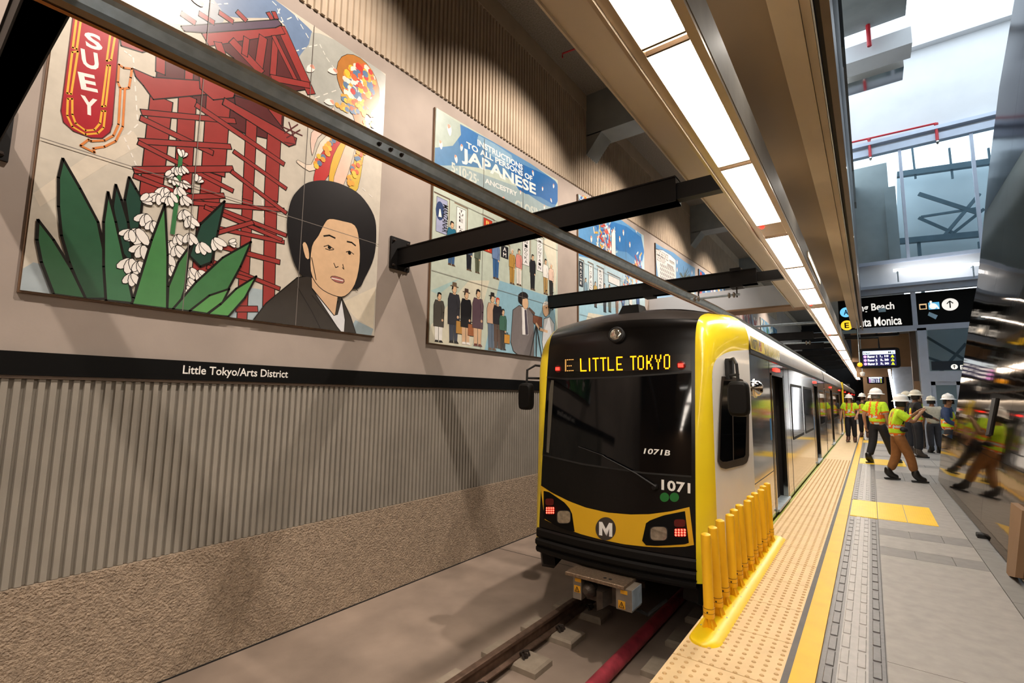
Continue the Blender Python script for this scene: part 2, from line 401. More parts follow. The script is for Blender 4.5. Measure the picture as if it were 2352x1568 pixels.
# closing walls (behind the camera, right, far end)
mb = MB(); mb.box(XW-.2, 9, YB0-.3, YB0, -1.5, 12); struct(mb.build('wall_back', 'brown'))
mb = MB(); mb.box(9, 9.3, YB0, YEND, -1.5, 12); struct(mb.build('wall_right_far', 'gconc'))
mb = MB(); mb.box(XW, 9, YEND, YEND+.3, -1.5, 12); struct(mb.build('wall_end', 'dark'))
mb = MB(); mb.box(-.5, 9, 24.6, YEND, 5.3, 5.6); struct(mb.build('ceiling_right', 'gconc'))

# ------------------------------------------------------------------ stainless cladding hull
prof = [(.045, .99), (.25, 1.02), (.5, 1.055), (.95, 1.11), (1.035, 1.122), (1.584, 1.222), (2.164, 1.324), (2.965, 1.47), (3.688, 1.628), (5.617, 1.905), (7.168, 2.157), (8.7, 2.462), (11, 2.95)]
t = thing('steel_clad_wall', 'leaning mirror-polished steel clad wall at the right edge of the platform', 'wall', (1.0, 5, 0)); t['kind'] = 'structure'
def hx(z): return interp(z, prof)
zs = [p_[0] for p_ in smoothrows_(prof, 4)]
def skin_zone(ys, z0, z1, nm, m_='cladm'):
    zz = [z0]+[z for z in zs if z0 < z < z1]+[z1]; mb = MB()
    for ya, yb in zip(ys, ys[1:]):
        for za, zb in zip(zz, zz[1:]):
            mb.quad((hx(za), yb-.002, za), (hx(za), ya+.002, za), (hx(zb), ya+.002, zb), (hx(zb), yb-.002, zb))
    ye_ = ys[-1]
    for za, zb in zip(zz, zz[1:]): mb.quad((hx(za), ye_, za), (hx(zb), ye_, zb), (hx(zb)+.35, ye_, zb), (hx(za)+.35, ye_, za))
    if z1 < 2: mb.quad((hx(z1), ys[-2], z1), (hx(z1), ye_, z1), (hx(z1)+.35, ye_, z1), (hx(z1)+.35, ys[-2], z1))
    mb.build(nm, m_, t, smooth='auto')
    mb = MB()
    for za, zb in zip(zz, zz[1:]): mb.quad((hx(za)+.02, ys[-1]-.02, za), (hx(za)+.02, ys[0], za), (hx(zb)+.02, ys[0], zb), (hx(zb)+.02, ys[-1]-.02, zb))
    mb.build('backing', 'darkslot', t)
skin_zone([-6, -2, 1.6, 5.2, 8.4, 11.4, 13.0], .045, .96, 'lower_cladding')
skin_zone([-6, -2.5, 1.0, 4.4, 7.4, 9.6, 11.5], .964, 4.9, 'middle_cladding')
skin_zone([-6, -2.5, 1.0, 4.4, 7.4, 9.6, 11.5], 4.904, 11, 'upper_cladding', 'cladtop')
mb = MB(); mb.box(1.03, 1.3, -6, 12.95, 0, .044); mb.build('kick_plate', 'browncol', t)
mb = MB()
p = [onx(x, y, 1.22) for x, y in ((2279, 914), (2288, 914), (2293, 998), (2286, 1002))]
mb.prism([(q.y, q.z) for q in p], lambda a, b, tt: (hx(b)-.02+tt, a, b), 0, .03); mb.build('pull_slot', 'darkslot', t)
mb = MB()
p = [onx(x, y, 1.02) for x, y in ((2320, 1153), (2346, 1172), (2360, 1330), (2338, 1325))]
mb.prism([(q.y, q.z) for q in p], lambda a, b, tt: (hx(max(.05, b))-.05+tt, a, b), 0, .06); mb.build('fin', 'brown', t)
q = onz(2270, 1236, 0)
mb = MB(); mb.bbox(.93, 1.02, q.y-.06, q.y+.06, .0, .05, .01); mb.build('foot_block', 'rubber', t)

# ------------------------------------------------------------------ black cross beams
def beam(y, lab, z0=3.61, xe=-.967, near=False):
    t = thing('cross_beam', lab, 'beam', (XW, y, z0), 'black cross beams between the wall and the light trough')
    mb = MB(); mb.box(XW+.02, -1.47, y-.09, y+.07, z0, z0+.27)
    for zz in (z0, z0+.255): mb.box(XW+.02, -1.47, y-.10, y+.08, zz, zz+.015)
    mb.build('main_beam', 'black', t)
    mb = MB(); mb.box(-1.52, xe, y-.06, y+.05, z0+.03, z0+.20); mb.build('extension_arm', 'black', t)
    mb = MB(); mb.box(XW+.0, XW+.035, y-.22, y+.16, z0-.06, z0+.44); mb.build('wall_plate', 'black', t)
    for yy in (y-.17, y+.11):
        for zz in (z0-.01, z0+.38):
            mb = MB(); mb.lathe([(.022, 0), (.022, .015), (.013, .02), (.013, .04)], (XW+.035, yy, zz), 6, (1, 0, 0)); mb.build('bolt', 'clip', t)
    return t
beam(.385, 'black cross beam nearest the camera, crossing the upper left corner')
b1 = beam(4.83, 'long black cross beam bolted to the wall between the first and second murals')
b2 = beam(9.15, 'black cross beam just behind the top of the train, with a rod clamped below it', 3.62)
for i, (y, z) in enumerate(((19.6, 3.72), (24.4, 3.8), (29, 3.85), (33.6, 3.9), (38.2, 3.9), (43, 3.9))):
    beam(y, ['black cross beam seen over the train roof with a pale conduit under it', 'second black cross beam over the train roof', 'third black cross beam over the train roof', 'fourth black cross beam over the train roof', 'fifth black cross beam over the train roof', 'farthest black cross beam over the train roof'][i], z)
# clamps and insulated rod under the second beam
t = thing('insulated_rod', 'grey insulated steady rod hung under the second black beam', 'rod', (-2.3, 9.2, 3.55), 'insulated rods under the beams')
mb = MB(); mb.tube([(-2.60, 9.1, 3.46), (-1.75, 9.1, 3.46)], .022, 10); mb.build('rod', 'galv', t)
for xx in (-1.95, -1.87, -2.48, -2.55):
    mb = MB(); mb.lathe([(.022, 0), (.05, .01), (.05, .03), (.022, .045)], (xx, 9.1, 3.46), 12, (1, 0, 0)); mb.build('insulator', 'grey', t)
for xx in (-1.8, -2.46):
    mb = MB(); mb.tube([(xx, 9.1, 3.41), (xx, 9.1, 3.62)], .012, 8); mb.build('hanger_bolt', 'clip', t)
for xx in (-1.80, -3.4):
    mb = MB(); mb.box(xx-.10, xx+.10, 9.03, 9.26, 3.585, 3.625); mb.build('clamp', 'black', t); mb = MB(); mb.box(xx-.09, xx+.09, 9.02, 9.26, 3.87, 3.93); mb.build('clamp', 'black', t)
t = thing('insulated_rod', 'pale rod under the black beam that shows over the train roof', 'rod', (-1.9, 19.6, 3.6), 'insulated rods under the beams')
mb = MB(); mb.tube([(-2.40, 19.55, 3.6), (-1.6, 19.55, 3.6)], .03, 10); mb.build('rod', 'galv', t)
for xx in (-1.62, -1.72):
    mb = MB(); mb.lathe([(.03, 0), (.07, .015), (.07, .04), (.03, .06)], (xx, 19.55, 3.6), 12, (1, 0, 0)); mb.build('insulator', 'grey', t)
# overhead conductor rail
t = thing('overhead_conductor_rail', 'galvanised overhead conductor rail running over the track below the beams', 'rail', (-3, 3, 3.5))
path = [(-3.35, -11.9), (-3.10, -.6), (-3.041, .607), (-2.985, 2.43), (-2.905, 5.0), (-2.77, 8.0), (-2.62, 10.9), (-2.5, 16), (-2.45, 40)]
sec = [(-.06, .0), (-.045, -.012), (-.006, -.012), (-.006, .085), (-.045, .085), (-.045, .105), (.045, .105), (.045, .085), (.006, .085), (.006, -.012), (.045, -.012), (.06, .0)]
sec = [(-.055, .115), (.055, .115), (.055, .095), (.03, .085), (.022, .035), (.032, .0), (.014, -.02), (-.014, -.02), (-.032, .0), (-.022, .035), (-.03, .085), (-.055, .095)]
mb = MB(); sec = [(a*1.15, b*1.15-.01) for a, b in sec]; n = len(sec); vs = [(x+a, y, 3.5+b) for x, y in path for a, b in sec]
for k in range(n):
    mb.add([vs[j] for i in range(len(path)) for j in (i*n+k, i*n+(k+1) % n)], [(2*i, 2*i+1, 2*i+3, 2*i+2) for i in range(len(path)-1)], 0 if k in (2, 3, 4, 8, 9, 10) else 1)
mb.build('profile', ['galv', mat('bronze_flange', '7d664c', .4, .5, noise=(9, .15))], t)
mb = MB(); vs = [(x+a*.011, y, 3.458+b*.011) for x, y in path for a, b in ((1, 0), (0, -1), (-1, 0), (0, 1))]
mb.add(vs, [(i*4+k, i*4+(k+1) % 4, (i+1)*4+(k+1) % 4, (i+1)*4+k) for i in range(len(path)-1) for k in range(4)]); mb.build('contact_wire', mat('copper', '8a5a34', .35, 1, noise=(9, .15)), t)
for px in ((878, 330), (905, 343), (930, 355)):
    q = onz(px[0], px[1], 3.55)
    mb = MB(); mb.lathe([(.018, 0), (.018, .012), (.01, .012), (.01, .03)], (.004+interp(q.y, [(b_, a_) for a_, b_ in path])+.022, q.y, 3.56), 6, (1, 0, 0)); mb.build('splice_bolt', 'clip', t)

# ------------------------------------------------------------------ light trough and lamps
t = thing('light_trough', 'long tan metal lighting trough over the platform edge', 'light trough', (-.77, 5, 3.5))
for x0_, x1_ in ((-.965, -.89), (-.655, -.605)):
    mb = MB(); mb.box(x0_, x1_, YB0, 60, 3.5, 3.53); mb.build('flange', 'trough', t)
mb = MB(); mb.box(-.965, -.945, YB0, 60, 3.48, 3.8); mb.build('inner_side', 'trough', t)
mb = MB(); mb.box(-.625, -.6, YB0, 60, 3.53, 3.8); mb.build('side_panel', 'troughs', t)
mb = MB(); mb.box(-.945, -.62, YB0, 60, 3.7, 3.8); mb.build('top_panel', 'trough', t)
units = []; y = .75-5.43*3
while y < 50:
    for k in range(3):
        units.append((y+k*1.66, y+k*1.66+1.61))
    y += 5.43
names = ['first', 'second', 'third', 'fourth', 'fifth', 'sixth', 'seventh', 'eighth', 'ninth', 'tenth', 'eleventh', 'twelfth']
vis = 0
for i, (y0, y1) in enumerate(units):
    if y1 < -11: continue
    u = bpy.data.objects.new('lamp_panel', None); COL.objects.link(u); u.location = (-.77, y0, 3.5)
    if y1 < 1.9: lb = 'glowing lamp panel overhead beside the camera'
    else:
        lb = ('glowing lamp panel, %s along the trough from the camera' % names[vis]) if vis < 12 else 'glowing lamp panel far along the trough, after the twelfth'
        vis += 1
    tag(u, lb, 'lamp', 'lamp panels in the trough' if vis <= 12 else 'far lamp panels in the trough')
    mb = MB(); mb.box(-.887, -.66, y0+.015, y1-.015, 3.506, 3.53); mb.build('lens', 'lens', u)
    for ya_ in (y0, y1-.015):
        mb = MB(); mb.box(-.889, -.656, ya_, ya_+.015, 3.5, 3.53); mb.build('end_frame', 'browncol', u)
    if i % 3 == 2:
        mb = MB(); mb.box(-.886, -.66, y1+.002, y1+.428, 3.507, 3.525); mb.build('blank_cover', 'trough', u)
        mb = MB(); mb.lathe([(.022, 0), (.022, .01), (.012, .018)], (-.85, y1+.06, 3.505), 12, (0, 0, -1)); mb.build('indicator', 'ledred', u)

for y in (-5, -2.2, .6, 3.4, 6.2, 9.0, 11.8, 14.6, 17.4):   # added fill lights under the fascia, brightening the white cab side
    l_ = lamp('fascia_fill', 'AREA', (-.262, y, 4.15), 13, (1.0, .93, .84), (-.262+.1, y, 0), shape='RECTANGLE', size=.05, size_y=2.2)

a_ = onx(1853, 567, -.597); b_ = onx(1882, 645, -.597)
t = thing('side_glint', 'slim glowing strip imitating a reflection on the right flank of the light trough', 'lamp', (-.598, a_.y, 3.66))  # emissive strip added in place of a bright reflection on the trough
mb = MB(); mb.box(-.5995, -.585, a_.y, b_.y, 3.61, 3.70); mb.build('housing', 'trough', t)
mb = MB(); mb.box(-.585, -.582, a_.y+.03, b_.y-.03, 3.62, 3.69); mb.build('lens', mat('glint_glow', 'ffe6c4', .4, emit=1.6), t)
# ================================================================== MURALS
class Art:
    # flat artwork on a panel face in the wall plane; points come as picture coordinates of a crop (scale, offset)
    def __init__(s, X, sc_, ox, oy, clip=None): s.X = X; s.s = sc_; s.ox = ox; s.oy = oy; s.mb = MB(); s.mats = []; s.L = 1; s.clip = clip
    def W(s, p):
        q = onx(s.ox+p[0]*s.s, s.oy+p[1]*s.s, s.X); return (q.y, q.z)
    def mi(s, c):
        if c not in s.mats: s.mats.append(c)
        return s.mats.index(c)
    def smooth(s, pts, k=4):
        n = len(pts); out = []
        for i in range(n):
            p0, p1, p2, p3 = pts[i-1], pts[i], pts[(i+1) % n], pts[(i+2) % n]
            for j in range(k):
                t = j/k
                out.append(tuple(.5*((2*p1[a])+(-p0[a]+p2[a])*t+(2*p0[a]-5*p1[a]+4*p2[a]-p3[a])*t*t+(-p0[a]+3*p1[a]-3*p2[a]+p3[a])*t**3) for a in (0, 1)))
        return out
    def raw(s, w, c, adv=True):     # polygon in wall coordinates
        if s.clip:
            y0, y1, z0, z1 = s.clip
            for ax, lim, sg in ((0, y0, 1), (0, y1, -1), (1, z0, 1), (1, z1, -1)):
                o = []
                for a, b in zip(w, w[1:]+w[:1]):
                    ia = (a[ax]-lim)*sg >= 0; ib = (b[ax]-lim)*sg >= 0
                    if ia: o.append(a)
                    if ia != ib:
                        t = (lim-a[ax])/(b[ax]-a[ax]); o.append((a[0]+(b[0]-a[0])*t, a[1]+(b[1]-a[1])*t))
                w = o
                if len(w) < 3: return
        x = s.X + s.L*.00002
        ar = sum(a[0]*b[1]-b[0]*a[1] for a, b in zip(w, w[1:]+w[:1]))
        if ar < 0: w = w[::-1]
        s.mb.add([(x, a, b) for a, b in w], [tuple(range(len(w)))], s.mi(c))
        if adv: s.L += 1
    def poly(s, pts, c, line=None, lw=.012, sm=0, wall=False):
        w = list(pts) if wall else [s.W(p) for p in pts]
        if sm: w = s.smooth(w, sm)
        s.raw(w, c)
        if line: s.stroke(w, lw, line, True, wall=True)
    def stroke(s, pts, lw, c, closed=False, wall=False, sm=0):
        w = list(pts) if wall else [s.W(p) for p in pts]
        if sm and len(w) > 2: w = s.smooth(w, sm)[:-sm+1] if not closed else s.smooth(w, sm)
        n = len(w); L0 = s.L
        for i in range(n if closed else n-1):
            a = Vector(w[i]); b = Vector(w[(i+1) % n]); d = b-a
            if d.length < 1e-6: continue
            d.normalize(); nn = Vector((-d.y, d.x))*lw/2; e = d*lw*.3
            s.raw([tuple(a-e-nn), tuple(b+e-nn), tuple(b+e+nn), tuple(a-e+nn)], c, False)
        s.L += 1
    def bar(s, p, q, wd, c, line='1c1416', lw=.010, wd2=None):
        a = Vector(s.W(p)); b = Vector(s.W(q)); d = (b-a).normalized(); n = Vector((-d.y, d.x)); wd2 = wd2 or wd
        w = [tuple(a-n*wd/2), tuple(b-n*wd2/2), tuple(b+n*wd2/2), tuple(a+n*wd/2)]
        s.raw(w, c); s.stroke(w, lw, line, True, wall=True)
    def disc(s, p, rx, rz=None, c='ffffff', line=None, lw=.006, n=12, rot=0, wall=False, adv=True):
        y, z = p if wall else s.W(p); rz = rz or rx
        w = []
        for k in range(n):
            a = 2*math.pi*k/n; u = rx*math.cos(a); v = rz*math.sin(a)
            w.append((y+u*math.cos(rot)-v*math.sin(rot), z+u*math.sin(rot)+v*math.cos(rot)))
        s.raw(w, c, adv)
        if line: s.stroke(w, lw, line, True, wall=True)
    def text(s, t, p, q, h, c, bold=.01, vertical=False, up=None):
        a = s.W(p); b = s.W(q); x = s.X+s.L*.00002; s.L += 1
        U = Vector((0, b[0]-a[0], b[1]-a[1])); n = Vector((0, -U.z, U.y)).normalized()
        s.mb.text(t, (x, a[0], a[1]), U, n*h, s.mi(c), bold=bold)
    def petal(s, p, r, rot):
        y, z = s.W(p); c, sn = math.cos(rot), math.sin(rot)
        f = lambda pts: [(y+r*(a*c-b*sn), z+r*(a*sn+b*c)) for a, b in pts]
        s.raw(s.smooth(f([(0, 1), (.5, .1), (.35, -.8), (0, -.95), (-.4, -.75), (-.5, .1)]), 2), 'f3e6de'); s.raw(s.smooth(f([(.3, -.2), (.35, -.8), (0, -.95), (-.35, -.75), (-.2, -.45)]), 2), 'e29a84')
    def build(s, parent, name='artwork'):
        return s.mb.build(name, [paint(c, .30) for c in s.mats], parent)
def mural(label, y0, y1, z0, z1l, z1r, base, parts_y, parts_z):
    t = thing('mural_panel', label, 'mural', (XW, (y0+y1)/2, z0), 'murals along the left wall')
    mb = MB(); mb.prism([(y0, z0), (y1, z0), (y1, z1r), (y0, z1l)], lambda a, b, x: (x, a, b), XW, XW+.05); mb.build('panel', paint(base, .22), t)
    mb = MB()
    fr = [(y0-.014, z0-.018), (y1+.014, z0-.018), (y1+.014, z1r+.012), (y0-.014, z1l+.012)]
    mb.prism(fr, lambda a, b, x: (x, a, b), XW, XW+.035); mb.build('edge_frame', mat('mural_edge', '6d5139', .5, noise=(6, .1)), t)
    return t
def seams_(art, y0, y1, z0, z1, ys, zs):
    for y in ys: art.raw([(y-.004, z0), (y+.004, z0), (y+.004, z1), (y-.004, z1)], '77706a')
    for z in zs: art.raw([(y0, z-.004), (y1, z-.004), (y1, z+.004), (y0, z+.004)], '77706a')
K = '16130f'; RED = '9a3a36'; DRED = '5d2a2b'; PUR = '5a4a5c'
# ---- first mural
Y0, Y1, Z0, Z1 = .712, 4.362, 2.47, 6.565
t = mural('large mural of a red timber tower, green leaves and a black-haired woman in dark robe', Y0, Y1, Z0, Z1, Z1, 'cfc8b9', (), ())
A = Art(XW+.0505, .51026, 0, 0, (Y0, Y1, Z0, Z1))
A.poly([(1050, -90), (1240, 0), (1420, 160), (1400, 225), (1350, 262), (1290, 200), (1260, 90), (1010, 70), (900, -60)], '6f86a6', sm=4)
A.poly([(560, -250), (900, -60), (1010, 75), (950, 120), (800, 110), (650, 60)], '9aa3ab', sm=3)
A.poly([(1390, 200), (1440, 150), (1735, 340), (1720, 700), (1600, 620), (1400, 420), (1330, 300)], 'aeb0a8', sm=3)
A.poly([(150, 870), (480, 640), (600, 590), (640, 650), (480, 740), (180, 930)], 'd9cfbd')
A.poly([(85, 1310), (150, 1180), (330, 1270), (420, 1370)], 'a9b7bd', sm=3); A.poly([(1000, 1420), (1080, 1300), (1250, 1330), (1300, 1470), (1150, 1450)], 'a8b9bf', sm=3)
A.poly([(1560, 1500), (1600, 1440), (1680, 1480), (1670, 1515)], '9fb2ba'); A.poly([(1540, 1360), (1690, 1290), (1680, 1480), (1600, 1430)], 'ddd3bd')
for pts in ([(640, 0), (700, 60), (790, 30), (850, 120)], [(1160, -60), (1260, 40), (1220, 120), (1330, 70), (1400, 190)], [(1250, 40), (1330, 230), (1390, 210), (1440, 200), (1470, 260), (1520, 330)], [(560, 230), (600, 260), (620, 560), (560, 620), (620, 760)], [(1330, 330), (1420, 440), (1530, 400), (1550, 370)], [(1130, 840), (1180, 900), (1190, 1020)], [(1600, 820), (1690, 900)], [(720, 20), (830, -20), (980, 20), (1040, 15)]):
    for a, b in zip(pts, pts[1:]):
        n = max(2, int(math.hypot(b[0]-a[0], b[1]-a[1])/38))
        for i in range(n):
            f = lambda u: (a[0]+(b[0]-a[0])*u, a[1]+(b[1]-a[1])*u)
            A.stroke([f(i/n), f((i+.5)/n)], .012, 'e9e4da')
# tower
A.poly([(540, 165), (600, 150), (720, 172), (725, 214), (640, 236), (545, 206)], RED, K)
A.poly([(720, 190), (1000, 330), (1280, 470), (1270, 640), (1100, 600), (700, 380)], DRED, K)
for x0, y0, x1, y1, w0, w1 in ((725, 200, 722, 330, .085, .085), (855, 255, 845, 460, .085, .08), (728, 440, 676, 900, .20, .19), (845, 430, 822, 860, .17, .16), (985, 440, 960, 780, .25, .24), (955, 780, 905, 1290, .2, .2), (1140, 400, 1115, 900, .13, .12), (1115, 900, 1088, 1450, .12, .11), (1245, 400, 1220, 900, .17, .17), (1220, 900, 1208, 1400, .15, .14)):
    A.bar((x0, y0), (x1, y1), w0, RED, K, .010, w1)
for a, b, w_ in (((635, 505), (1060, 545), .06), ((630, 530), (960, 690), .06), ((625, 635), (1040, 660), .06), ((620, 640), (1050, 860), .05), ((600, 765), (1050, 760), .07), ((600, 790), (1290, 1060), .05), ((640, 895), (1010, 880), .06), ((700, 900), (1280, 945), .05), ((880, 470), (1280, 740), .06), ((1050, 680), (1290, 850), .05), ((1040, 770), (1290, 960), .05), ((900, 1010), (1280, 1090), .05), ((920, 930), (1270, 1080), .05), ((1000, 1110), (1260, 1180), .06), ((960, 1180), (1260, 1300), .05), ((900, 1070), (1140, 1000), .05), ((1060, 1390), (1160, 1390), .07), ((930, 1200), (1130, 1260), .05)):
    A.bar(a, b, w_, RED, K, .009)
A.poly([(598, 308), (690, 348), (930, 365), (935, 425), (690, 448), (645, 385), (610, 345)], RED, K)
A.poly([(895, 325), (1065, 398), (1050, 440), (960, 450), (900, 400)], RED, K)
A.poly([(1055, 430), (1190, 470), (1290, 600), (1060, 500)], DRED, K)
A.poly([(1010, 440), (1060, 470), (1335, 622), (1330, 650), (1300, 660), (1050, 500), (1000, 470)], RED, K)
A.poly([(940, 175), (1265, 105), (1400, 400), (1230, 425), (1050, 260)], DRED, K)
for a, b, w_ in (((1262, 118), (1402, 425), .13), ((925, 180), (1270, 128), .13), ((1185, 165), (1160, 330), .1), ((1040, 180), (1180, 330), .1), ((1110, 170), (1100, 250), .07), ((1240, 170), (1225, 380), .08), ((980, 190), (1030, 330), .09), ((1230, 160), (1340, 380), .06), ((1220, 350), (1395, 385), .08)):
    A.bar(a, b, w_, RED, K, .009)
A.poly([(815, 118), (1250, 88), (1268, 112), (1240, 125), (930, 148), (830, 140)], PUR, K)
for a, b in (((815, 60), (880, 105)), ((895, 60), (965, 104)), ((985, 55), (1050, 100)), ((1065, 50), (1110, 95)), ((1205, 55), (1225, 88)), ((1230, 52), (1245, 86))): A.bar(a, b, .06, RED, K, .008)
for a, b in (((1270, 570), (1360, 610)), ((1280, 600), (1340, 560)), ((1290, 620), (1350, 585)), ((1300, 550), (1330, 640)), ((1280, 640), (1330, 650))): A.stroke([a, b], .015, DRED)
# neon sign
sg = [(352, -60), (545, 60), (505, 560), (495, 595), (460, 622), (410, 620), (330, 590), (285, 550), (274, 500), (330, 60)]
A.poly(sg, 'a9202c', '5d2a2b', .008)
def neon(pts, c='e9b13d', w_=.016): A.stroke(pts, w_, c, False, sm=0)
for pts in ([(352, 20), (327, 215), (345, 222), (372, 30)], [(325, 235), (302, 420), (320, 424), (350, 232)], [(305, 445), (302, 520), (325, 570), (385, 605), (440, 600), (466, 575), (474, 500), (458, 500), (450, 555), (425, 585), (385, 588), (340, 555), (325, 515), (325, 445)], [(505, 90), (480, 275), (500, 270), (528, 100)], [(482, 295), (458, 480), (475, 478), (496, 295)]):
    neon(pts+[pts[0]])
for ch, (x, y), h in (('S', (388, 212), .15), ('U', (372, 300), .17), ('E', (365, 402), .16), ('Y', (363, 507), .17)):
    A.text(ch, (x, y), (x+76, y+22 if ch != 'E' else y+16), h, 'efe9e2', .03)
neon([(535, 290), (556, 305), (594, 310), (588, 350), (580, 395), (558, 400), (540, 395), (530, 370), (535, 290)], 'd98445', .018)
neon([(542, 400), (533, 560), (510, 610), (470, 632), (410, 635), (398, 628), (362, 655), (425, 686), (420, 668), (470, 660), (520, 635), (552, 570), (562, 400)], 'd98445', .018)
# streamer ball and ribbons
for pts, c in (([(1440, 640), (1400, 740), (1340, 720), (1345, 740), (1420, 765), (1500, 600)], 'e9d9c4'), ([(1530, 600), (1440, 700), (1410, 830), (1460, 815), (1540, 680)], 'c2302c'), ([(1560, 610), (1500, 700), (1480, 820), (1530, 830), (1590, 640)], 'e2b33a'), ([(1580, 600), (1530, 720), (1500, 820), (1545, 835), (1600, 650)], 'e8c3ac'), ([(1500, 480), (1450, 560), (1400, 600), (1405, 700), (1430, 620), (1500, 560)], 'e8c9b8'), ([(1570, 470), (1600, 560), (1560, 640), (1620, 600), (1640, 520)], 'dd7a3a'), ([(1620, 640), (1590, 740), (1570, 850), (1610, 850), (1640, 660)], 'd8b640')):
    A.poly(pts, c, K, .005, sm=3)
rb = random.Random(3)
cols = ['e7a43a', 'd9683c', 'f0ead8', '5e7c9d', 'c9413a', 'e8c33f', 'f2dccb']
def dots(cx_, cy_, rx, ry, n, r, cs=cols):
    for i in range(n):
        a = rb.random()*6.28; q = math.sqrt(rb.random())
        A.disc((cx_+rx*q*math.cos(a), cy_+ry*q*math.sin(a)), r*(.8+.5*rb.random()), c=rb.choice(cs), n=7)
A.disc((1615, 375), .37, .40, 'b7793c', K, .006, 20); dots(1615, 375, 68, 82, 170, .045)
for (a, b, n) in (((1545, 440), (1660, 500), 28), ((1530, 480), (1690, 520), 30), ((1510, 610), (1420, 750), 26), ((1640, 640), (1565, 850), 30), ((1630, 560), (1690, 560), 12)):
    for i in range(n):
        u = i/n; A.disc((a[0]+(b[0]-a[0])*u+rb.uniform(-14, 14), a[1]+(b[1]-a[1])*u+rb.uniform(-10, 10)), .038, c=rb.choice(cols[:1]+cols[3:4]+cols[5:6]+cols[:2]), n=7)
for p, r in (((1395, 310), 2.5), ((1495, 320), 2.1), ((1480, 460), 2), ((880, 0), 1.4)): A.petal(p, .085, r)
# leaves and flowers
G1, G2, G3 = '2f5a40', '3f7a4a', '24473a'
def leaf(pts, c): A.poly(pts, c, K, .022, sm=0)
leaf([(580, 798), (560, 900), (590, 1100), (620, 1090), (640, 900), (610, 850)], G3); leaf([(520, 832), (505, 930), (540, 1130), (600, 1200), (575, 1000), (545, 900)], G3)
leaf([(1010, 905), (900, 1010), (850, 1150), (900, 1200), (950, 1180), (980, 1040)], G3)
leaf([(282, 715), (262, 800), (262, 930), (275, 1060), (310, 1180), (380, 1345), (600, 1345), (470, 1150), (440, 1000), (360, 850)], G1)
leaf([(170, 990), (165, 1080), (185, 1180), (240, 1325), (385, 1345), (320, 1210), (240, 1080)], '3a6d49')
leaf([(485, 865), (465, 1000), (465, 1200), (475, 1352), (600, 1365), (560, 1180), (520, 1000)], '3f7350')
A.stroke([(812, 700), (800, 850), (775, 1050)], .04, '3d7a4b')
def bell(x, y, r, rot=0):
    r *= .62
    for da in (-.6, 0, .6):
        yy, zz = A.W((x, y)); a = rot+da-1.57
        A.disc((yy+r*.6*math.cos(a), zz+r*.6*math.sin(a)), r*.75, r*.36, 'f4f1ea', K, .006, 9, a, wall=True)
for x, y, r, ro in ((815, 705, .1, 3), (795, 755, .11, 0), (820, 750, .1, .3), (745, 790, .1, 2), (785, 800, .11, 0), (825, 815, .11, .4), (745, 850, .15, -.2), (770, 870, .13, 0), (805, 845, .12, .2), (715, 880, .13, -.6), (760, 890, .12, -.2), (825, 885, .13, .5), (880, 815, .10, 2.5), (635, 900, .12, 2), (660, 970, .16, -.3), (690, 1000, .14, 0), (830, 950, .15, .2), (850, 980, .15, .4), (620, 1035, .2, 0), (590, 1040, .14, -.4), (645, 1110, .17, -.4), (770, 1090, .17, 0), (800, 1060, .13, .3), (855, 1055, .15, .1), (905, 1095, .16, .3), (965, 1075, .17, .6), (1030, 1090, .10, 1.6), (590, 1170, .18, -.2), (625, 1180, .14, .2), (760, 1150, .16, -.2), (795, 1110, .15, .3), (595, 1235, .15, 0), (770, 1200, .13, 0), (860, 1210, .15, .2), (895, 1220, .14, .5), (850, 1255, .12, .2), (840, 1290, .11, .2), (820, 1330, .1, 0)):
    bell(x, y, r, ro)
leaf([(740, 920), (680, 1080), (600, 1340), (590, 1370), (750, 1390), (752, 1150)], '4b8a50')
leaf([(850, 1110), (800, 1180), (755, 1290), (750, 1390), (800, 1392), (830, 1300)], '47804c')
leaf([(1128, 1088), (1000, 1160), (880, 1270), (775, 1392), (860, 1402), (1020, 1310), (1080, 1200)], '437a4b')
leaf([(1030, 1300), (940, 1330), (850, 1400), (930, 1412), (1000, 1360)], '5a9a55'); leaf([(1152, 1243), (1060, 1300), (990, 1370), (930, 1415), (1025, 1425), (1100, 1340)], '5a9d57')
# woman
A.poly([(1130, 1450), (1195, 1365), (1335, 1250), (1400, 1240), (1440, 1300), (1500, 1400), (1530, 1330), (1575, 1425), (1605, 1520), (1350, 1490)], '35302b', K, .014)
A.poly([(1398, 1235), (1400, 1295), (1505, 1425), (1520, 1325), (1480, 1240)], 'd9b48f', K, .01)
A.poly([(1402, 1300), (1425, 1335), (1530, 1495), (1546, 1500), (1550, 1440), (1535, 1345), (1516, 1415), (1500, 1420)], 'dfe1e4', K, .01)
A.stroke([(1335, 1290), (1400, 1400), (1440, 1480)], .012, K); A.stroke([(1402, 1330), (1545, 1510)], .012, K)
A.poly([(1385, 822), (1460, 813), (1540, 832), (1620, 880), (1680, 970), (1691, 1060), (1680, 1160), (1640, 1250), (1605, 1300), (1500, 1290), (1400, 1250), (1350, 1235), (1310, 1150), (1289, 1020), (1305, 910), (1340, 855)], '1d1b1c', sm=4)
A.poly([(1480, 985), (1540, 995), (1595, 1015), (1614, 1080), (1617, 1180), (1595, 1280), (1550, 1333), (1495, 1328), (1432, 1290), (1395, 1220), (1400, 1110), (1430, 1060), (1455, 1010)], 'dcb891', K, .010, sm=3)
A.poly([(1358, 1100), (1372, 1090), (1386, 1120), (1390, 1165), (1372, 1160)], 'dcb891', K, .008, sm=2)
for p in ([(1455, 1063), (1480, 1060), (1505, 1072)], [(1560, 1088), (1580, 1092), (1597, 1106)]): A.stroke(p, .022, K)
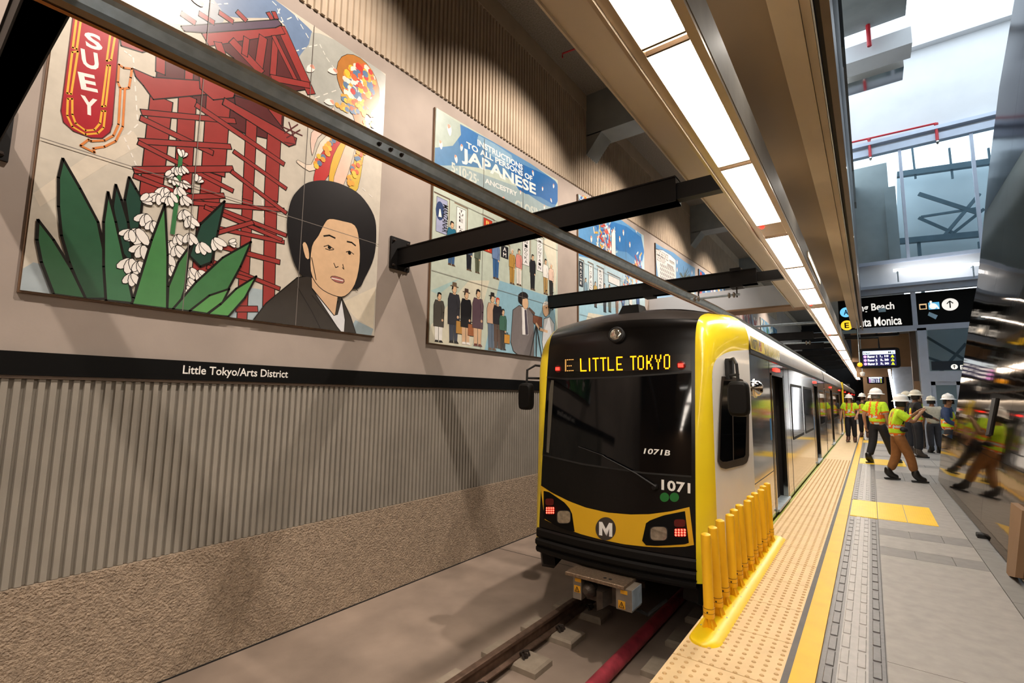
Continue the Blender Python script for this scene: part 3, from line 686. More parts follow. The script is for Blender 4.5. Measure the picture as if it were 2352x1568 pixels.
for p in ([(1455, 1110), (1475, 1104), (1500, 1122)], [(1555, 1135), (1570, 1130), (1590, 1145)], [(1462, 1120), (1480, 1126), (1498, 1124)], [(1500, 1185), (1508, 1205), (1520, 1200)], [(1538, 1205), (1545, 1212), (1540, 1190)], [(1420, 1260), (1400, 1160)], [(1600, 1300), (1608, 1310)]): A.stroke(p, .011, K)
A.disc((1480, 1114), .026, c=K); A.disc((1570, 1139), .026, c=K)
A.poly([(1485, 1248), (1505, 1243), (1545, 1258), (1540, 1275), (1505, 1268)], 'a86a62', K, .007, sm=2); A.stroke([(1490, 1252), (1540, 1264)], .014, 'efe6df')
seams_(A, Y0, Y1, Z0, Z1, [A.W((860, 950))[0], A.W((1360, 950))[0]], [3.834, 5.2])
A.build(t)
# ---- shared figure drawing
SK = 'd9b48f'
def figure(A, head, foot, top, bot, hat=None, hair='211c1a', coat=0, item=None, shoes=K, wd=1.0, facing=1):
    a = A.W(head); b = A.W(foot); h = a[1]-b[1]; y = (a[0]+b[0])/2; z = b[1]
    P = lambda pts: [(y+u*h*wd*facing, z+v*h) for u, v in pts]
    A.raw(P([(-.09, .0), (-.01, .0), (-.0, .02), (-.01, .5), (-.12, .5)]), bot); A.raw(P([(.02, 0), (.11, 0), (.1, .03), (.12, .5), (-.01, .5)]), bot)
    A.stroke(P([(.005, .03), (0, .46)]), .008, K, wall=True)
    A.raw(P([(-.10, -.012), (.01, -.012), (.0, .03), (-.08, .03)]), shoes); A.raw(P([(.02, -.012), (.14, -.012), (.1, .03), (.03, .03)]), shoes)
    lo = .30 if coat else .46
    A.raw(P([(-.14, lo), (.14, lo), (.15, .72), (.11, .83), (-.11, .83), (-.15, .72)]), top); A.stroke(P([(-.14, lo), (.14, lo), (.15, .72), (.11, .83), (-.11, .83), (-.15, .72)]), .007, K, True, wall=True)
    A.stroke(P([(.09, .76), (.13, .6), (.10, .46)]), .05*h*.6, top, wall=True); A.stroke(P([(.06, .74), (.085, .6), (.06, .5)]), .007, K, wall=True)
    A.disc((y+.10*h*wd*facing, z+.44*h), .026*h, c=SK, wall=True)
    A.raw(P([(-.035, .82), (.035, .82), (.03, .88), (-.03, .88)]), SK)
    A.disc((y, z+.915*h), .055*h, .075*h, SK, K, .006, 12, 0, True)
    A.raw(P([(-.065, .90), (-.05, .985), (0, 1.0), (.05, .985), (.06, .95), (-.02, .96), (-.035, .9)]), hair)
    if hat: A.raw(P([(-.10, .955), (.10, .955), (.10, .967), (.055, .967), (.05, 1.03), (-.05, 1.03), (-.055, .967), (-.10, .967)]), hat)
    if item:
        A.raw(P([(.06, .16), (.28, .16), (.28, .38), (.06, .38)]), item); A.stroke(P([(.06, .16), (.28, .16), (.28, .38), (.06, .38)]), .008, K, True, wall=True); A.stroke(P([(.13, .38), (.14, .42), (.20, .42), (.21, .38)]), .012, K, wall=True)
def banner(A, tl, br, c, words, tc=K, frame=True):
    a = A.W(tl); b = A.W(br); y0, z1 = a; y1, z0 = b
    A.stroke([(y0-.06, z1+.05), (y1+.05, z1+.05), (y1+.05, z0-.2)], .02, '8b7560', wall=True)
    A.raw([(y0, z0), (y1, z0), (y1, z1), (y0, z1)], c); A.stroke([(y0, z0), (y1, z0), (y1, z1), (y0, z1)], .007, K, True, wall=True)
    if words:
        n = len(words); hh = (z1-z0)*.92/n
        for i, ch in enumerate(words):
            if ch == ' ': continue
            x = A.X+A.L*.00002
            A.mb.text(ch, (x, y0+(y1-y0)*.28, z1-(z1-z0)*.04-(i+1)*hh+hh*.12), (0, (y1-y0)*.44, 0), (0, 0, hh*.76), A.mi(tc), bold=.01)
        A.L += 1
# ---- second mural (crop F scale .29336 off 960,380; upper part crop2)
Y0, Y1, Z0 = 5.447, 9.49, 2.475; zl, zr = 6.575, 6.80
t = mural('mural lettered INSTRUCTIONS TO ALL PERSONS OF JAPANESE ANCESTRY over rows of drawn people', Y0, Y1, Z0, zl, zr, 'bfcabb', (), ())
A = Art(XW+.0505, .29336, 960, 380, (Y0, Y1, Z0, zr)); A2 = Art(XW+.0505, .42085, 880, 200); A.W2 = A2.W
def C2(x, y): return ((880+x*.42085-960)/.29336, (200+y*.42085-380)/.29336)
C2s = lambda pts: [C2(*p) for p in pts]
A.poly(C2s([(283, 380), (944, 620), (944, 720), (275, 520)]), '9db0b2')
A.poly(C2s([(400, 190), (940, 510), (944, 640), (900, 650), (800, 590), (640, 470), (440, 430), (280, 420), (285, 330), (350, 320), (410, 270)]), '5b86ad', sm=3)
A.poly(C2s([(680, 400), (790, 435), (945, 520), (944, 640), (860, 600), (740, 560)]), '2f67a3', sm=3)
A.poly(C2s([(410, 205), (520, 262), (540, 300), (500, 370), (420, 330)]), '3f78b2', sm=2)
A.poly(C2s([(285, 110), (420, 200), (425, 260), (380, 320), (290, 330)]), 'a9b7ad', sm=0)
A.poly(C2s([(520, 262), (700, 370), (690, 420), (600, 380), (540, 320)]), '86a8bf', sm=2)
A.poly([(100, 1250), (400, 900), (560, 900), (420, 1420), (75, 1390)], 'd6d3bd'); A.poly([(640, 900), (1075, 1040), (1075, 1520), (520, 1450)], '8fb9c9'); A.poly([(100, 980), (330, 880), (160, 1010)], 'a5c3c0'); A.poly([(980, 590), (1080, 600), (1075, 1000), (1020, 760)], 'd9d5c0', sm=2)
for s_, p, q, h in (('INSTRUCTIONS', (515, 318), (762, 455), .125), ('TO ALL PERSONS OF', (455, 330), (815, 515), .12), ('JAPANESE', (430, 415), (835, 605), .31), ('ANCESTRY', (556, 523), (732, 598), .105), ('5·10·25·', (372, 462), (522, 535), .19), ('CLOSING', (722, 672), (890, 735), .24)):
    A.text(s_, C2(*p), C2(*q), h, 'e4e6e2' if s_ not in ('5·10·25·', 'CLOSING') else 'c9d0c6', .03)
for p, r, k in (((362, 235), .2, 3.3), ((315, 315), .15, 3.3), ((428, 330), .13, 3), ((398, 392), .14, 3.4), ((818, 470), .12, 3.4), ((930, 540), .11, 3), ((870, 555), .1, 3), ((917, 618), .1, 3.7), ((880, 655), .1, 3), ((750, 575), .09, 3), ((655, 610), .12, 2.6)): A.petal(C2(*p), r*.55, k)
banner(A, (148, 240), (224, 545), 'a3a9c6', ''); A.disc((172, 355), .10, .17, '34466e')
a_ = A.W((196, 300)); b_ = A.W((196, 520)); A.mb.text('MANZANAR', (A.X+A.L*.00002, a_[0], a_[1]), (0, 0, b_[1]-a_[1]), (0, .13, 0), A.mi(K), bold=.02); A.L += 1; A.raw([tuple(a) for a in map(A.W, [(160, 400), (168, 340), (176, 340), (186, 405)])], 'f0efe9')
banner(A, (305, 320), (368, 600), 'ecebe8', 'TULE LAKE'); banner(A, (515, 405), (578, 690), 'b9402f', 'R   ER', 'f2d36a'); banner(A, (652, 620), (706, 735), '25262b', 'AM', 'f0efe9'); banner(A, (822, 500), (870, 790), 'ebebe9', 'MINIDOKA'); banner(A, (932, 560), (975, 835), 'ebebe9', 'MOUNTAIN')
for hd, ft, tp, bt, hr in (((262, 432), (265, 780), '2f6f8a', '3f5f86', '1c1a19'), ((400, 560), (400, 820), '4a5a70', '23252c', '1c1a19'), ((465, 600), (465, 840), '5d6657', '5a5f4b', '1c1a19'), ((612, 560), (608, 885), '6d86ad', '3a6395', '1c1a19'), ((738, 650), (735, 925), 'b98f45', 'b0873f', 'd8d2c4'), ((790, 650), (790, 935), 'd98f84', 'e6ded2', '1c1a19'), ((900, 695), (895, 970), '222327', '202124', '1c1a19'), ((1000, 730), (998, 1005), 'e9e7df', 'a98a55', '1c1a19'), ((1043, 765), (1042, 1020), 'e2c4b0', '2b2723', 'cfc8ba')):
    figure(A, hd, ft, tp, bt, hair=hr, shoes='5b4636')
figure(A, (165, 990), (160, 1378), '4a463f', 'e9e8e2', coat=1, hair=K); figure(A, (275, 925), (285, 1385), '34343a', '3d4250', hat='6b5a48', coat=1, item='b98a45'); figure(A, (375, 975), (375, 1395), '1e1d20', SK, hat='4b3a33', coat=1, item='a0623c', shoes='efece6')
figure(A, (475, 968), (460, 1408), '5b4750', SK, coat=1, shoes='6d3b33'); figure(A, (578, 1005), (580, 1440), 'c9a487', '5e6f83', hat='2a2724', item='7a3f2b', shoes='6d5a48'); figure(A, (622, 1032), (620, 1425), '26242a', '5b4a40', hair='c24a35', shoes='5a4a40'); figure(A, (655, 1118), (672, 1440), '3f6a58', '3a352f', item='c99033', shoes='3a2a25')
# photographer pair and camera
A.poly([(742, 1130), (790, 1095), (870, 1120), (905, 1180), (905, 1500), (780, 1480), (745, 1450), (725, 1380)], '77706f', K, .012, sm=0); A.poly([(808, 1105), (850, 1115), (865, 1330), (815, 1325)], 'e9e7e3', K, .008); A.poly([(832, 1130), (848, 1130), (862, 1325), (840, 1325)], '4b4550')
A.poly([(815, 1040), (858, 1045), (860, 1110), (835, 1125), (815, 1090)], SK, K, .008, sm=2); A.poly([(785, 1060), (785, 1010), (820, 988), (855, 1005), (858, 1040), (818, 1045), (815, 1090), (795, 1075)], '26211f', sm=2)
A.poly([(985, 1200), (1030, 1185), (1065, 1240), (1060, 1340), (1020, 1385), (1010, 1480), (985, 1500), (970, 1380)], 'd6dadb', K, .012); A.poly([(975, 1090), (1000, 1062), (1025, 1085), (1025, 1150), (1000, 1185), (978, 1150)], SK, K, .008, sm=2); A.poly([(975, 1100), (990, 1065), (1020, 1070), (1028, 1110), (1010, 1090)], 'e6e3da', sm=2)
A.poly([(900, 1170), (970, 1190), (970, 1265), (935, 1260), (898, 1225)], '7a4a32', K, .01)
for a, b in (((925, 1240), (875, 1495)), ((925, 1240), (925, 1500)), ((925, 1240), (968, 1500))): A.stroke([a, b], .035, '1e1b1a')
A.stroke([(870, 1120), (910, 1160)], .06, '5d4a40'); A.stroke([(1010, 1300), (950, 1280), (925, 1240)], .06, SK)
seams_(A, Y0, Y1, Z0, 6.6, [A.W((490, 1100))[0]+.02, A.W((818, 700))[0]], [3.69, 5.06])
A.build(t)
# ---- third mural (crop2)
Y0, Y1 = 10.53, 15.0
t = mural('mural of banners and colourful confetti behind the first two beams, above the train roof', Y0, Y1, Z0, 6.82, 6.99, 'b5cfd6', (), ())
A = Art(XW+.0505, .42085, 880, 200, (Y0, Y1, Z0, 6.96))
A.poly([(1060, 595), (1130, 610), (1410, 800), (1412, 1000), (1250, 960), (1060, 920)], '5f95c4'); A.poly([(1240, 730), (1410, 820), (1412, 960), (1330, 900), (1260, 880)], '3a78b5', sm=2); A.poly([(1062, 1170), (1412, 1230), (1410, 1300), (1062, 1290)], 'a7d3e4'); A.poly([(1120, 1230), (1230, 1250), (1220, 1330), (1100, 1300)], 'e3dfca')
cf = ['d9604a', 'e7d9cb', '3f6fb0', 'e3b04a', 'a8c9d8', 'c9473d', 'f0efe6']
for i in range(330):
    u = rb.random()
    if u < .45: x = 1215+rb.gauss(0, 25); y = 740+rb.random()*190
    else: x = 1300+rb.random()*110; y = 1080-(x-1300)*1.5+rb.gauss(0, 35)+40
    yy, zz = A.W((x, y)); a = rb.random()*3.14
    d = Vector((math.cos(a), math.sin(a)))*.09; e = Vector((-d.y, d.x))*.3
    A.raw([(yy-d.x-e.x, zz-d.y-e.y), (yy+d.x-e.x, zz+d.y-e.y), (yy+d.x+e.x, zz+d.y+e.y), (yy-d.x+e.x, zz-d.y+e.y)], rb.choice(cf))
for i in range(70):
    yy, zz = A.W((1062+rb.random()*50, 598+rb.random()*45)); A.disc((yy, zz), .04, c=rb.choice(cf), wall=True, n=6)
for p in ((1310, 795), (1345, 860), (1170, 830), (1135, 830), (1290, 830), (1400, 930), (1380, 780)): A.petal(p, .10, 3.1)
A.poly([(1245, 800), (1256, 772), (1266, 800), (1268, 930), (1245, 920)], 'ecebe6', K, .01)
banner(A, (1066, 945), (1090, 1090), '23252c', 'AMACHE', 'f0efe9'); banner(A, (1122, 965), (1142, 1110), 'ecebe8', 'TOPAZ'); banner(A, (1170, 985), (1200, 1125), 'ecebe8', 'ROHWER'); banner(A, (1228, 1020), (1290, 1090), 'f0efe9', '')
for x, y0, y1, tp, bt in ((1105, 1040, 1180, '7b97a5', '3f5f86'), (1158, 1060, 1200, 'b99a45', '5a4a40'), (1208, 1070, 1225, '4c6178', '23252c'), (1235, 1075, 1225, 'c99a8a', '5d6657'), (1275, 1090, 1240, 'd9a48f', '8a6a50'), (1310, 1100, 1250, '6d86ad', '3a6395'), (1350, 1110, 1255, 'e9e7df', '2b2723'), (1390, 1120, 1255, '2f4f86', '28406f')): figure(A, (x, y0), (x, y1), tp, bt)
figure(A, (1085, 1275), (1085, 1480), '4a463f', '3d4250')
seams_(A, Y0, Y1, Z0, 6.82, [12.0, 13.5], [3.69, 5.06])
A.build(t)
# ---- fourth mural
Y0, Y1 = 16.13, 20.85
t = mural('blue mural with a white hand-lettered protest placard and bare plants', Y0, Y1, Z0, 7.03, 7.2, '7ea6c8', (), ())
A = Art(XW+.0505, .22109, 1480, 500, (Y0, Y1, Z0, 7.18))
A.poly([(100, 270), (300, 360), (500, 520), (520, 640), (100, 660)], '6c98c0')
A.poly([(118, 325), (190, 335), (275, 390), (325, 440), (330, 640), (150, 665), (120, 420)], 'ece6de', K, .012)
A.text('STOP THE FORCED', (128, 385), (250, 455), .24, '2a2726', .0); A.text('DETENTION +', (132, 440), (225, 490), .24, '2a2726', .0)
for x_, y_, n_ in ((262, 462, 4), (238, 500, 5)):
    for k in range(n_): A.stroke([(x_+k*13, y_+k*8), (x_+2+k*13, y_-26+k*8), (x_+9+k*13, y_-14+k*8), (x_+8+k*13, y_+6+k*8)], .03, '2a2726')
for i in range(4):
    yb = 500+i*42
    for k in range(9): A.stroke([(165+k*17, yb+k*8), (168+k*17, yb-28+k*8), (178+k*17, yb+4+k*8)], .03, '4c4644')
for i in range(26):
    x = 360+rb.random()*120; y = 620-rb.random()*130*math.sin((x-350)/140*3.1); A.stroke([(410, 640), (x, y)], .03, '5a6150')
for p in ((340, 460), (340, 540), (500, 470), (495, 570), (110, 320), (112, 380)): A.petal(p, .10, 3)
A.poly([(350, 700), (520, 640), (520, 1200), (200, 1100)], 'c3c6b4'); A.build(t)
# ---- far murals
for lab, y0, y1, zt, base, cs in (('small sliver of a blue mural just past the protest placard mural', 21.5, 26.2, 7.3, '6b94bd', cf), ('far mural of pale pink figures and red plants seen over the train roof', 27.3, 35.0, 7.0, 'cdb9aa', ['b2423a', 'e6d6c9', '6b4a48', 'd9a392', '8fa5b5']), ('farthest mural, a night-blue landscape with a dark green tree', 36.3, 43.6, 7.2, '6f94ad', ['4d7796', '8fb0bd', 'c3cdc2', '3b6a4d', 'd9c6a8'])):
    t = mural(lab, y0, y1, Z0, zt, zt, base, (), ()); A = Art(XW+.0505, 1, 0, 0, (y0, y1, Z0, zt))
    for i in range(160):
        y = y0+rb.random()*(y1-y0); z = Z0+rb.random()*(zt-Z0); A.disc((y, z), .08+.22*rb.random(), .08+.4*rb.random(), rb.choice(cs), wall=True, n=8, rot=rb.random())
    if 'tree' in lab: A.poly([(y0+2.5, 4.6), (y0+3.3, 6.4), (y0+4.2, 4.6)], '2f5a45', wall=True)
    A.build(t)
# ================================================================== TRAIN
TC = -2.45
YBt = [(-.6, 5.15), (-.2, 5.155), (.19, 5.18), (1.25, 5.275), (2.2, 5.375), (2.32, 5.40)]
rowsT = [(-.03, 5.165, .945, .10, 0), (.3, 5.19, .945, .10, 0), (.75, 5.23, .945, .10, 0), (1.25, 5.275, .945, .10, 0), (1.75, 5.325, .945, .095, 0), (2.2, 5.375, .945, .09, 0), (2.33, 5.405, .945, .09, .02), (2.44, 5.46, .945, .09, .03), (2.53, 5.58, .945, .09, .05), (2.60, 5.77, .95, .08, .08), (2.645, 6.02, .95, .06, .105), (2.68, 6.35, .95, 0, .13)]
def tback(z): return interp(z, [(r[0], r[1]) for r in rowsT])
def tbul(z): return interp(z, [(r[0], r[3]) for r in rowsT])
def front_pt(x, z, off=0.0):
    u = (x-TC)/.945; return Vector((x, tback(z)-tbul(z)*(1-u*u)-off, z))
def front_px(px, py, off=0.0):       # picture point -> point on the cab front
    y = 5.25
    for _ in range(12):
        p = ony(px, py, y); z = min(max(p.z, -.6), 2.34); u = max(-1, min(1, (p.x-TC)/.945)); y = tback(z)-tbul(z)*(1-u*u)-off
    return ony(px, py, y)
def cabside_px(px, py, off=0.0):     # right tapered cab side
    a = Vector((-1.35+off, 5.40, 0)); d = Vector((.20, .95, 0)); n = Vector((.95, -.20, 0)).normalized()
    r = ray(px, py); return CAM + r*((a-CAM).dot(n)/r.dot(n))
def patch(mb, poly, surf, off, nx=20, ny=6, mi=None, thick=0):   # x-monotone picture polygon draped over a surface
    xs = [p[0] for p in poly]; x0, x1 = min(xs), max(xs); n = len(poly); grid = []
    for i in range(nx+1):
        x = x0+(x1-x0)*(i/nx); x = min(max(x, x0+1e-3), x1-1e-3); ys = []
        for a, b in zip(poly, poly[1:]+poly[:1]):
            if (a[0]-x)*(b[0]-x) <= 0 and a[0] != b[0]: ys.append(a[1]+(b[1]-a[1])*(x-a[0])/(b[0]-a[0]))
        lo, hi = min(ys), max(ys); grid.append([surf(x, lo+(hi-lo)*j/ny, off) for j in range(ny+1)])
    vs = [p for c in grid for p in c]
    mb.add(vs, [(i*(ny+1)+j, i*(ny+1)+j+1, (i+1)*(ny+1)+j+1, (i+1)*(ny+1)+j) for i in range(nx) for j in range(ny)], mi)
def rim(pts, k=3):
    n = len(pts); out = []
    for i in range(n):
        p0, p1, p2, p3 = pts[i-1], pts[i], pts[(i+1) % n], pts[(i+2) % n]
        for j in range(k):
            t_ = j/k; out.append(tuple(.5*((2*p1[a])+(-p0[a]+p2[a])*t_+(2*p0[a]-5*p1[a]+4*p2[a]-p3[a])*t_*t_+(-p0[a]+3*p1[a]-3*p2[a]+p3[a])*t_**3) for a in (0, 1)))
    return out
T = thing('light_rail_train', 'yellow, black and steel light rail train numbered 1071 standing at the platform', 'train', (TC, 5.1, -.95))
def mir(p, s): return Vector((TC+(p[0]-TC)*s, p[1], p[2]))
def densify(rows, k=3):
    out = []
    for a, b in zip(rows, rows[1:]):
        for j in range(k): out.append(tuple(x+(y-x)*j/k for x, y in zip(a, b)))
    return out+[rows[-1]]
def smoothrows(rows, k=4):
    n = len(rows); out = []
    for i in range(n-1):
        p0 = rows[max(i-1, 0)]; p1 = rows[i]; p2 = rows[i+1]; p3 = rows[min(i+2, n-1)]
        for j in range(k):
            t_ = j/k; out.append(tuple(.5*((2*p1[a])+(-p0[a]+p2[a])*t_+(2*p0[a]-5*p1[a]+4*p2[a]-p3[a])*t_*t_+(-p0[a]+3*p1[a]-3*p2[a]+p3[a])*t_**3) for a in range(len(p1))))
    return out+[rows[-1]]
R_ = smoothrows(rowsT)
mb = MB()
nx = 24
def maskpt(r, u): return (TC+u*r[2], r[1]-r[3]*(1-u*u), r[0]+r[4]*(1-u*u))
for a, b in zip(R_, R_[1:]):
    mi = 1 if a[0] > 2.5 else 0
    for i in range(nx):
        u0_, u1_ = -1+2*i/nx, -1+2*(i+1)/nx
        mb.quad(maskpt(a, u0_), maskpt(a, u1_), maskpt(b, u1_), maskpt(b, u0_), mi)
mb.build('front_mask', ['maskb', 'roofb'], T, smooth='auto')
# yellow corner pillars sweeping up over the shoulders
c1 = [(-1.35, 5.40, -.22), (-1.35, 5.40, .5), (-1.35, 5.40, 1.25), (-1.35, 5.40, 1.75), (-1.345, 5.42, 1.92), (-1.33, 5.50, 2.03), (-1.30, 5.65, 2.10), (-1.26, 5.83, 2.15), (-1.21, 6.05, 2.18), (-1.15, 6.35, 2.21)]
c2 = [(5.15, -.22), (5.205, .5), (5.275, 1.25), (5.33, 1.8), (5.375, 2.2), (5.43, 2.39), (5.50, 2.475), (5.63, 2.555), (5.90, 2.625), (6.35, 2.68)]
c2 = [(TC+.945+(.005 if y > 5.8 else 0), y, z) for y, z in c2]
bd = [((.6, -.8, 0), .035)]*4+[((.6, -.7, .3), .045), ((.6, -.5, .5), .06), ((.6, -.35, .65), .075), ((.65, -.2, .72), .095), ((.70, -.1, .70), .12), ((.72, 0, .69), .152)]
rw = smoothrows([tuple(a)+tuple(b)+tuple(Vector(d).normalized()*k) for a, b, (d, k) in zip(c1, c2, bd)], 3)
def pilpt(r, s_):
    k = 4*s_*(1-s_); return Vector([r[i]*(1-s_)+r[3+i]*s_+r[6+i]*k for i in range(3)])
for sd in (1, -1):
    mb = MB()
    for a, b in zip(rw, rw[1:]):
        for i in range(10): mb.quad(*[mir(p, sd) for p in (pilpt(a, i/10), pilpt(a, (i+1)/10), pilpt(b, (i+1)/10), pilpt(b, i/10))])
    a = rw[0]; q = [mir(pilpt(a, i/10), sd) for i in range(11)]
    mb.add(q+[p+Vector((0, 0, -.0)) for p in q[:1]], [tuple(range(11))])
    mb.build('corner_pillar', 'yellow', T, smooth='auto')
# white cab sides
for sd in (1, -1):
    mb = MB(); cs_ = smoothrows(c1[3:], 3); zb = -.14
    prev = None
    for p in cs_: 
        if prev is not None:
            for k in range(4):
                f = lambda P, u: (P[0], P[1], zb+(P[2]-zb)*u)
                mb.quad(*[mir(v, sd) for v in (f(prev, k/4), f(p, k/4), f(p, (k+1)/4), f(prev, (k+1)/4))])
        prev = p
    mb.build('cab_side_panel', 'white', T, smooth='auto')
# lower yellow fascia
S = lambda x, y: (1200+.32397*x, 1060+.32397*y)      # crop used for measuring the nose
fasc = [S(126, 165), S(200, 215), S(330, 280), S(450, 325), S(600, 360), S(760, 374), S(900, 372), S(1050, 352), S(1206, 316), S(1216, 590), S(1150, 602), S(1000, 608), S(880, 603), S(720, 585), S(560, 552), S(420, 515), S(300, 473), S(200, 432), S(128, 396)]
mb = MB(); patch(mb, fasc, front_px, .004, 34, 6); mb.build('nose_fascia', 'fasc', T, smooth='auto')
# windscreen and sign window
mb = MB(); ws = [(1256, 868), (1300, 872), (1420, 868), (1588, 856), (1588, 1092), (1480, 1084), (1340, 1064), (1246, 1042)]
patch(mb, ws, front_px, .006, 24, 10); wsn = mb.build('windscreen', 'glass', T, smooth='auto')
mb = MB()
for pl in ([(1246, 1042), (1340, 1064), (1480, 1084), (1588, 1092), (1588, 1096), (1480, 1088), (1340, 1068), (1246, 1046)], [(1256, 864), (1300, 868), (1420, 864), (1588, 852), (1588, 856), (1420, 868), (1300, 872), (1256, 868)]):
    mb = MB(); patch(mb, pl, front_px, .009, 24, 1); mb.build('seal', 'rubber', wsn)
mb = MB(); patch(mb, [(1262, 872), (1272, 873), (1262, 1040), (1255, 1038)], front_px, .0075, 3, 6); mb.build('driver_blind_edge', mat('pale_trim', '6f6c60', .6, noise=(5, .1)), wsn)
# destination sign (dot matrix)
mb = MB(); sgn = [(1272, 833), (1400, 826), (1586, 812), (1586, 850), (1400, 853), (1272, 853)]
patch(mb, sgn, front_px, .008, 20, 2); ds = mb.build('destination_sign', mat('sign_glass', '17100a', .2, noise=(200, .4)), T, smooth='auto')
G5 = {'L': ['10000']*9+['11111'], 'I': ['1']*10, 'T': ['11111']+['00100']*9, 'E': ['11111']+['10000']*4+['11110']+['10000']*3+['11111'], 'O': ['01110']+['10001']*8+['01110'], 'K': ['10001', '10001', '10010', '10010', '11100', '11100', '10010', '10010', '10001', '10001'], 'Y': ['10001', '10001', '10001', '01010', '01010', '00100', '00100', '00100', '00100', '00100'], ' ': ['00']*10}
def dotrow(word, tl, tr, bl, br, name, fill, mtr):
    cols_ = []
    for ch in word:
        for cidx in range(len(G5[ch][0])): cols_.append([G5[ch][r][cidx] == '1' for r in range(10)])
        cols_ += [[False]*10]*(2 if ch != 'T' else 1)
    while not any(cols_[-1]): cols_.pop()
    n = len(cols_); mb = MB()
    for i, c_ in enumerate(cols_):
        if c_ is None: continue
        for r in range(10):
            if not c_[r]: continue
            u0_, u1_ = (i+.5-fill/2)/n, (i+.5+fill/2)/n; v0, v1 = (r+.5-fill/2)/10, (r+.5+fill/2)/10
            P = lambda u, v: front_px(tl[0]*(1-u)*(1-v)+tr[0]*u*(1-v)+bl[0]*(1-u)*v+br[0]*u*v, tl[1]*(1-u)*(1-v)+tr[1]*u*(1-v)+bl[1]*(1-u)*v+br[1]*u*v, .011)
            mb.quad(P(u0_, v1), P(u1_, v1), P(u1_, v0), P(u0_, v0))
    return mb.build(name, mtr, ds)
def dotrow2(word, *a):
    return dotrow(word, *a)
dotrow('LITTLE TOKYO', (1332, 823), (1539, 813), (1333, 853), (1539, 847), 'lettering', .94, 'ledamber')
dotrow('E', (1297, 825), (1318, 824), (1297, 853), (1318, 852), 'route_letter', .62, mat('led_amber_dim', 'e8a860', .5, emit=.9, ecol='e8a050'))
for px in ((1283, 847), (1565, 839)):
    q = front_px(px[0], px[1], .0); mb = MB(); mb.lathe([(.05, 0), (.05, .012), (.03, .02)], (q.x, q.y-.002, q.z), 14, (0, -1, 0)); hl = mb.build('marker_lamp', 'dimred', T)
    mb = MB(); mb.cbox((q.x, q.y-.024, q.z), .055, .01, .04); mb.build('led', 'ledred', hl)
# top lamp and fin
q = front_px(1417, 770, 0); q = Vector((TC+.0, 5.46, 2.40)); r_ = ray(1417, 770); q = CAM+r_*(5.30/r_.y)
mb = MB(); mb.lathe([(.095, -.02), (.10, .03), (.085, .045)], q, 28, (0, -1, .25)); hl = mb.build('headlamp', 'rubber', T, smooth='auto')
mb = MB(); mb.lathe([(.082, .03), (.07, .045), (.04, .055), (0, .058)], q, 24, (0, -1, .25)); mb.build('lens', 'lampglass', hl, smooth=True)
mb = MB(); mb.add([(-2.57, 5.66, 2.60), (-2.24, 5.66, 2.60), (-2.24, 5.98, 2.66), (-2.57, 5.98, 2.66), (-2.50, 5.74, 2.795), (-2.29, 5.74, 2.795), (-2.29, 5.96, 2.80), (-2.50, 5.96, 2.80)], [(3, 2, 1, 0), (4, 5, 6, 7), (0, 1, 5, 4), (1, 2, 6, 5), (2, 3, 7, 6), (3, 0, 4, 7)])
mb.build('roof_fin', 'blackm', T)
# lamp clusters
clA = [S(150, 206), S(190, 215), S(300, 290), S(345, 345), S(360, 400), S(370, 495), S(330, 492), S(250, 460), S(150, 400)]
clB = [S(870, 440), S(905, 415), S(1000, 380), S(1150, 350), S(1172, 352), S(1180, 575), S(1150, 585), S(950, 597), S(850, 590), S(848, 560)]
def cluster(poly, lampc, redc, dimc, lw, rw_):
    mb = MB(); patch(mb, poly, front_px, .007, 12, 5); c = mb.build('lamp_cluster', 'sign', T, smooth='auto')
    def rr(cx, cy, w_, h_, off, name, mtr, n=20, e=4):
        mb = MB(); pts = []
        for k in range(n):
            a = 2*math.pi*k/n; cc, ss = math.cos(a), math.sin(a)
            pts.append(S(cx+w_*math.copysign(abs(cc)**(2/e), cc), cy+h_*math.copysign(abs(ss)**(2/e), ss)))
        vs = [front_px(p[0], p[1], off) for p in pts]; vb = [front_px(p[0], p[1], .004) for p in pts]
        mb.add(vs+vb, [tuple(range(n-1, -1, -1))]+[(i, (i+1) % n, (i+1) % n+n, i+n) for i in range(n)]); return mb.build(name, mtr, c)
    rr(*lampc, lw[0]*1.12, lw[1]*1.1, .014, 'headlamp_ring', 'rubber'); rr(*lampc, lw[0], lw[1], .020, 'headlamp', 'lampglass')
    rr(*redc, rw_[0]*1.05, rw_[1]*1.05, .012, 'tail_lamp', 'dimred'); rr(*dimc, rw_[0]*.95, rw_[1]*.9, .012, 'turn_lamp', 'dimred')
    mb = MB()
    for i in range(4):
        for j in range(3):
            x = redc[0]+(i-1.5)*rw_[0]*.5; y = redc[1]+(j-1)*rw_[1]*.62; q = front_px(*S(x, y), .016); mb.lathe([(.0105, 0), (.009, .006), (0, .009)], q, 8, (0, -1, 0))
    mb.build('led_grid', 'ledpix', c)
cluster(clA, (293, 392), (196, 345), (192, 285), (46, 44), (31, 27)); cluster(clB, (966, 510), (1119, 502), (1115, 435), (58, 48), (42, 30))
# round emblem
mb = MB(); pts = [S(590+72*math.cos(2*math.pi*k/36), 475+82*math.sin(2*math.pi*k/36)) for k in range(36)]
mb.add([front_px(*p, .008) for p in pts], [tuple(range(35, -1, -1))]); em = mb.build('emblem', 'emblem', T)
mb = MB()
def epx(l): mb.add([front_px(*S(*p), .011) for p in l], [tuple(range(len(l)))])
for l in ([(543, 425), (566, 427), (566, 524), (543, 520)], [(614, 433), (637, 436), (637, 533), (614, 531)], [(566, 427), (592, 478), (592, 522), (566, 468)], [(614, 433), (614, 474), (597, 528), (590, 478)]): epx(l)
mb.build('letter', 'txtw', em)
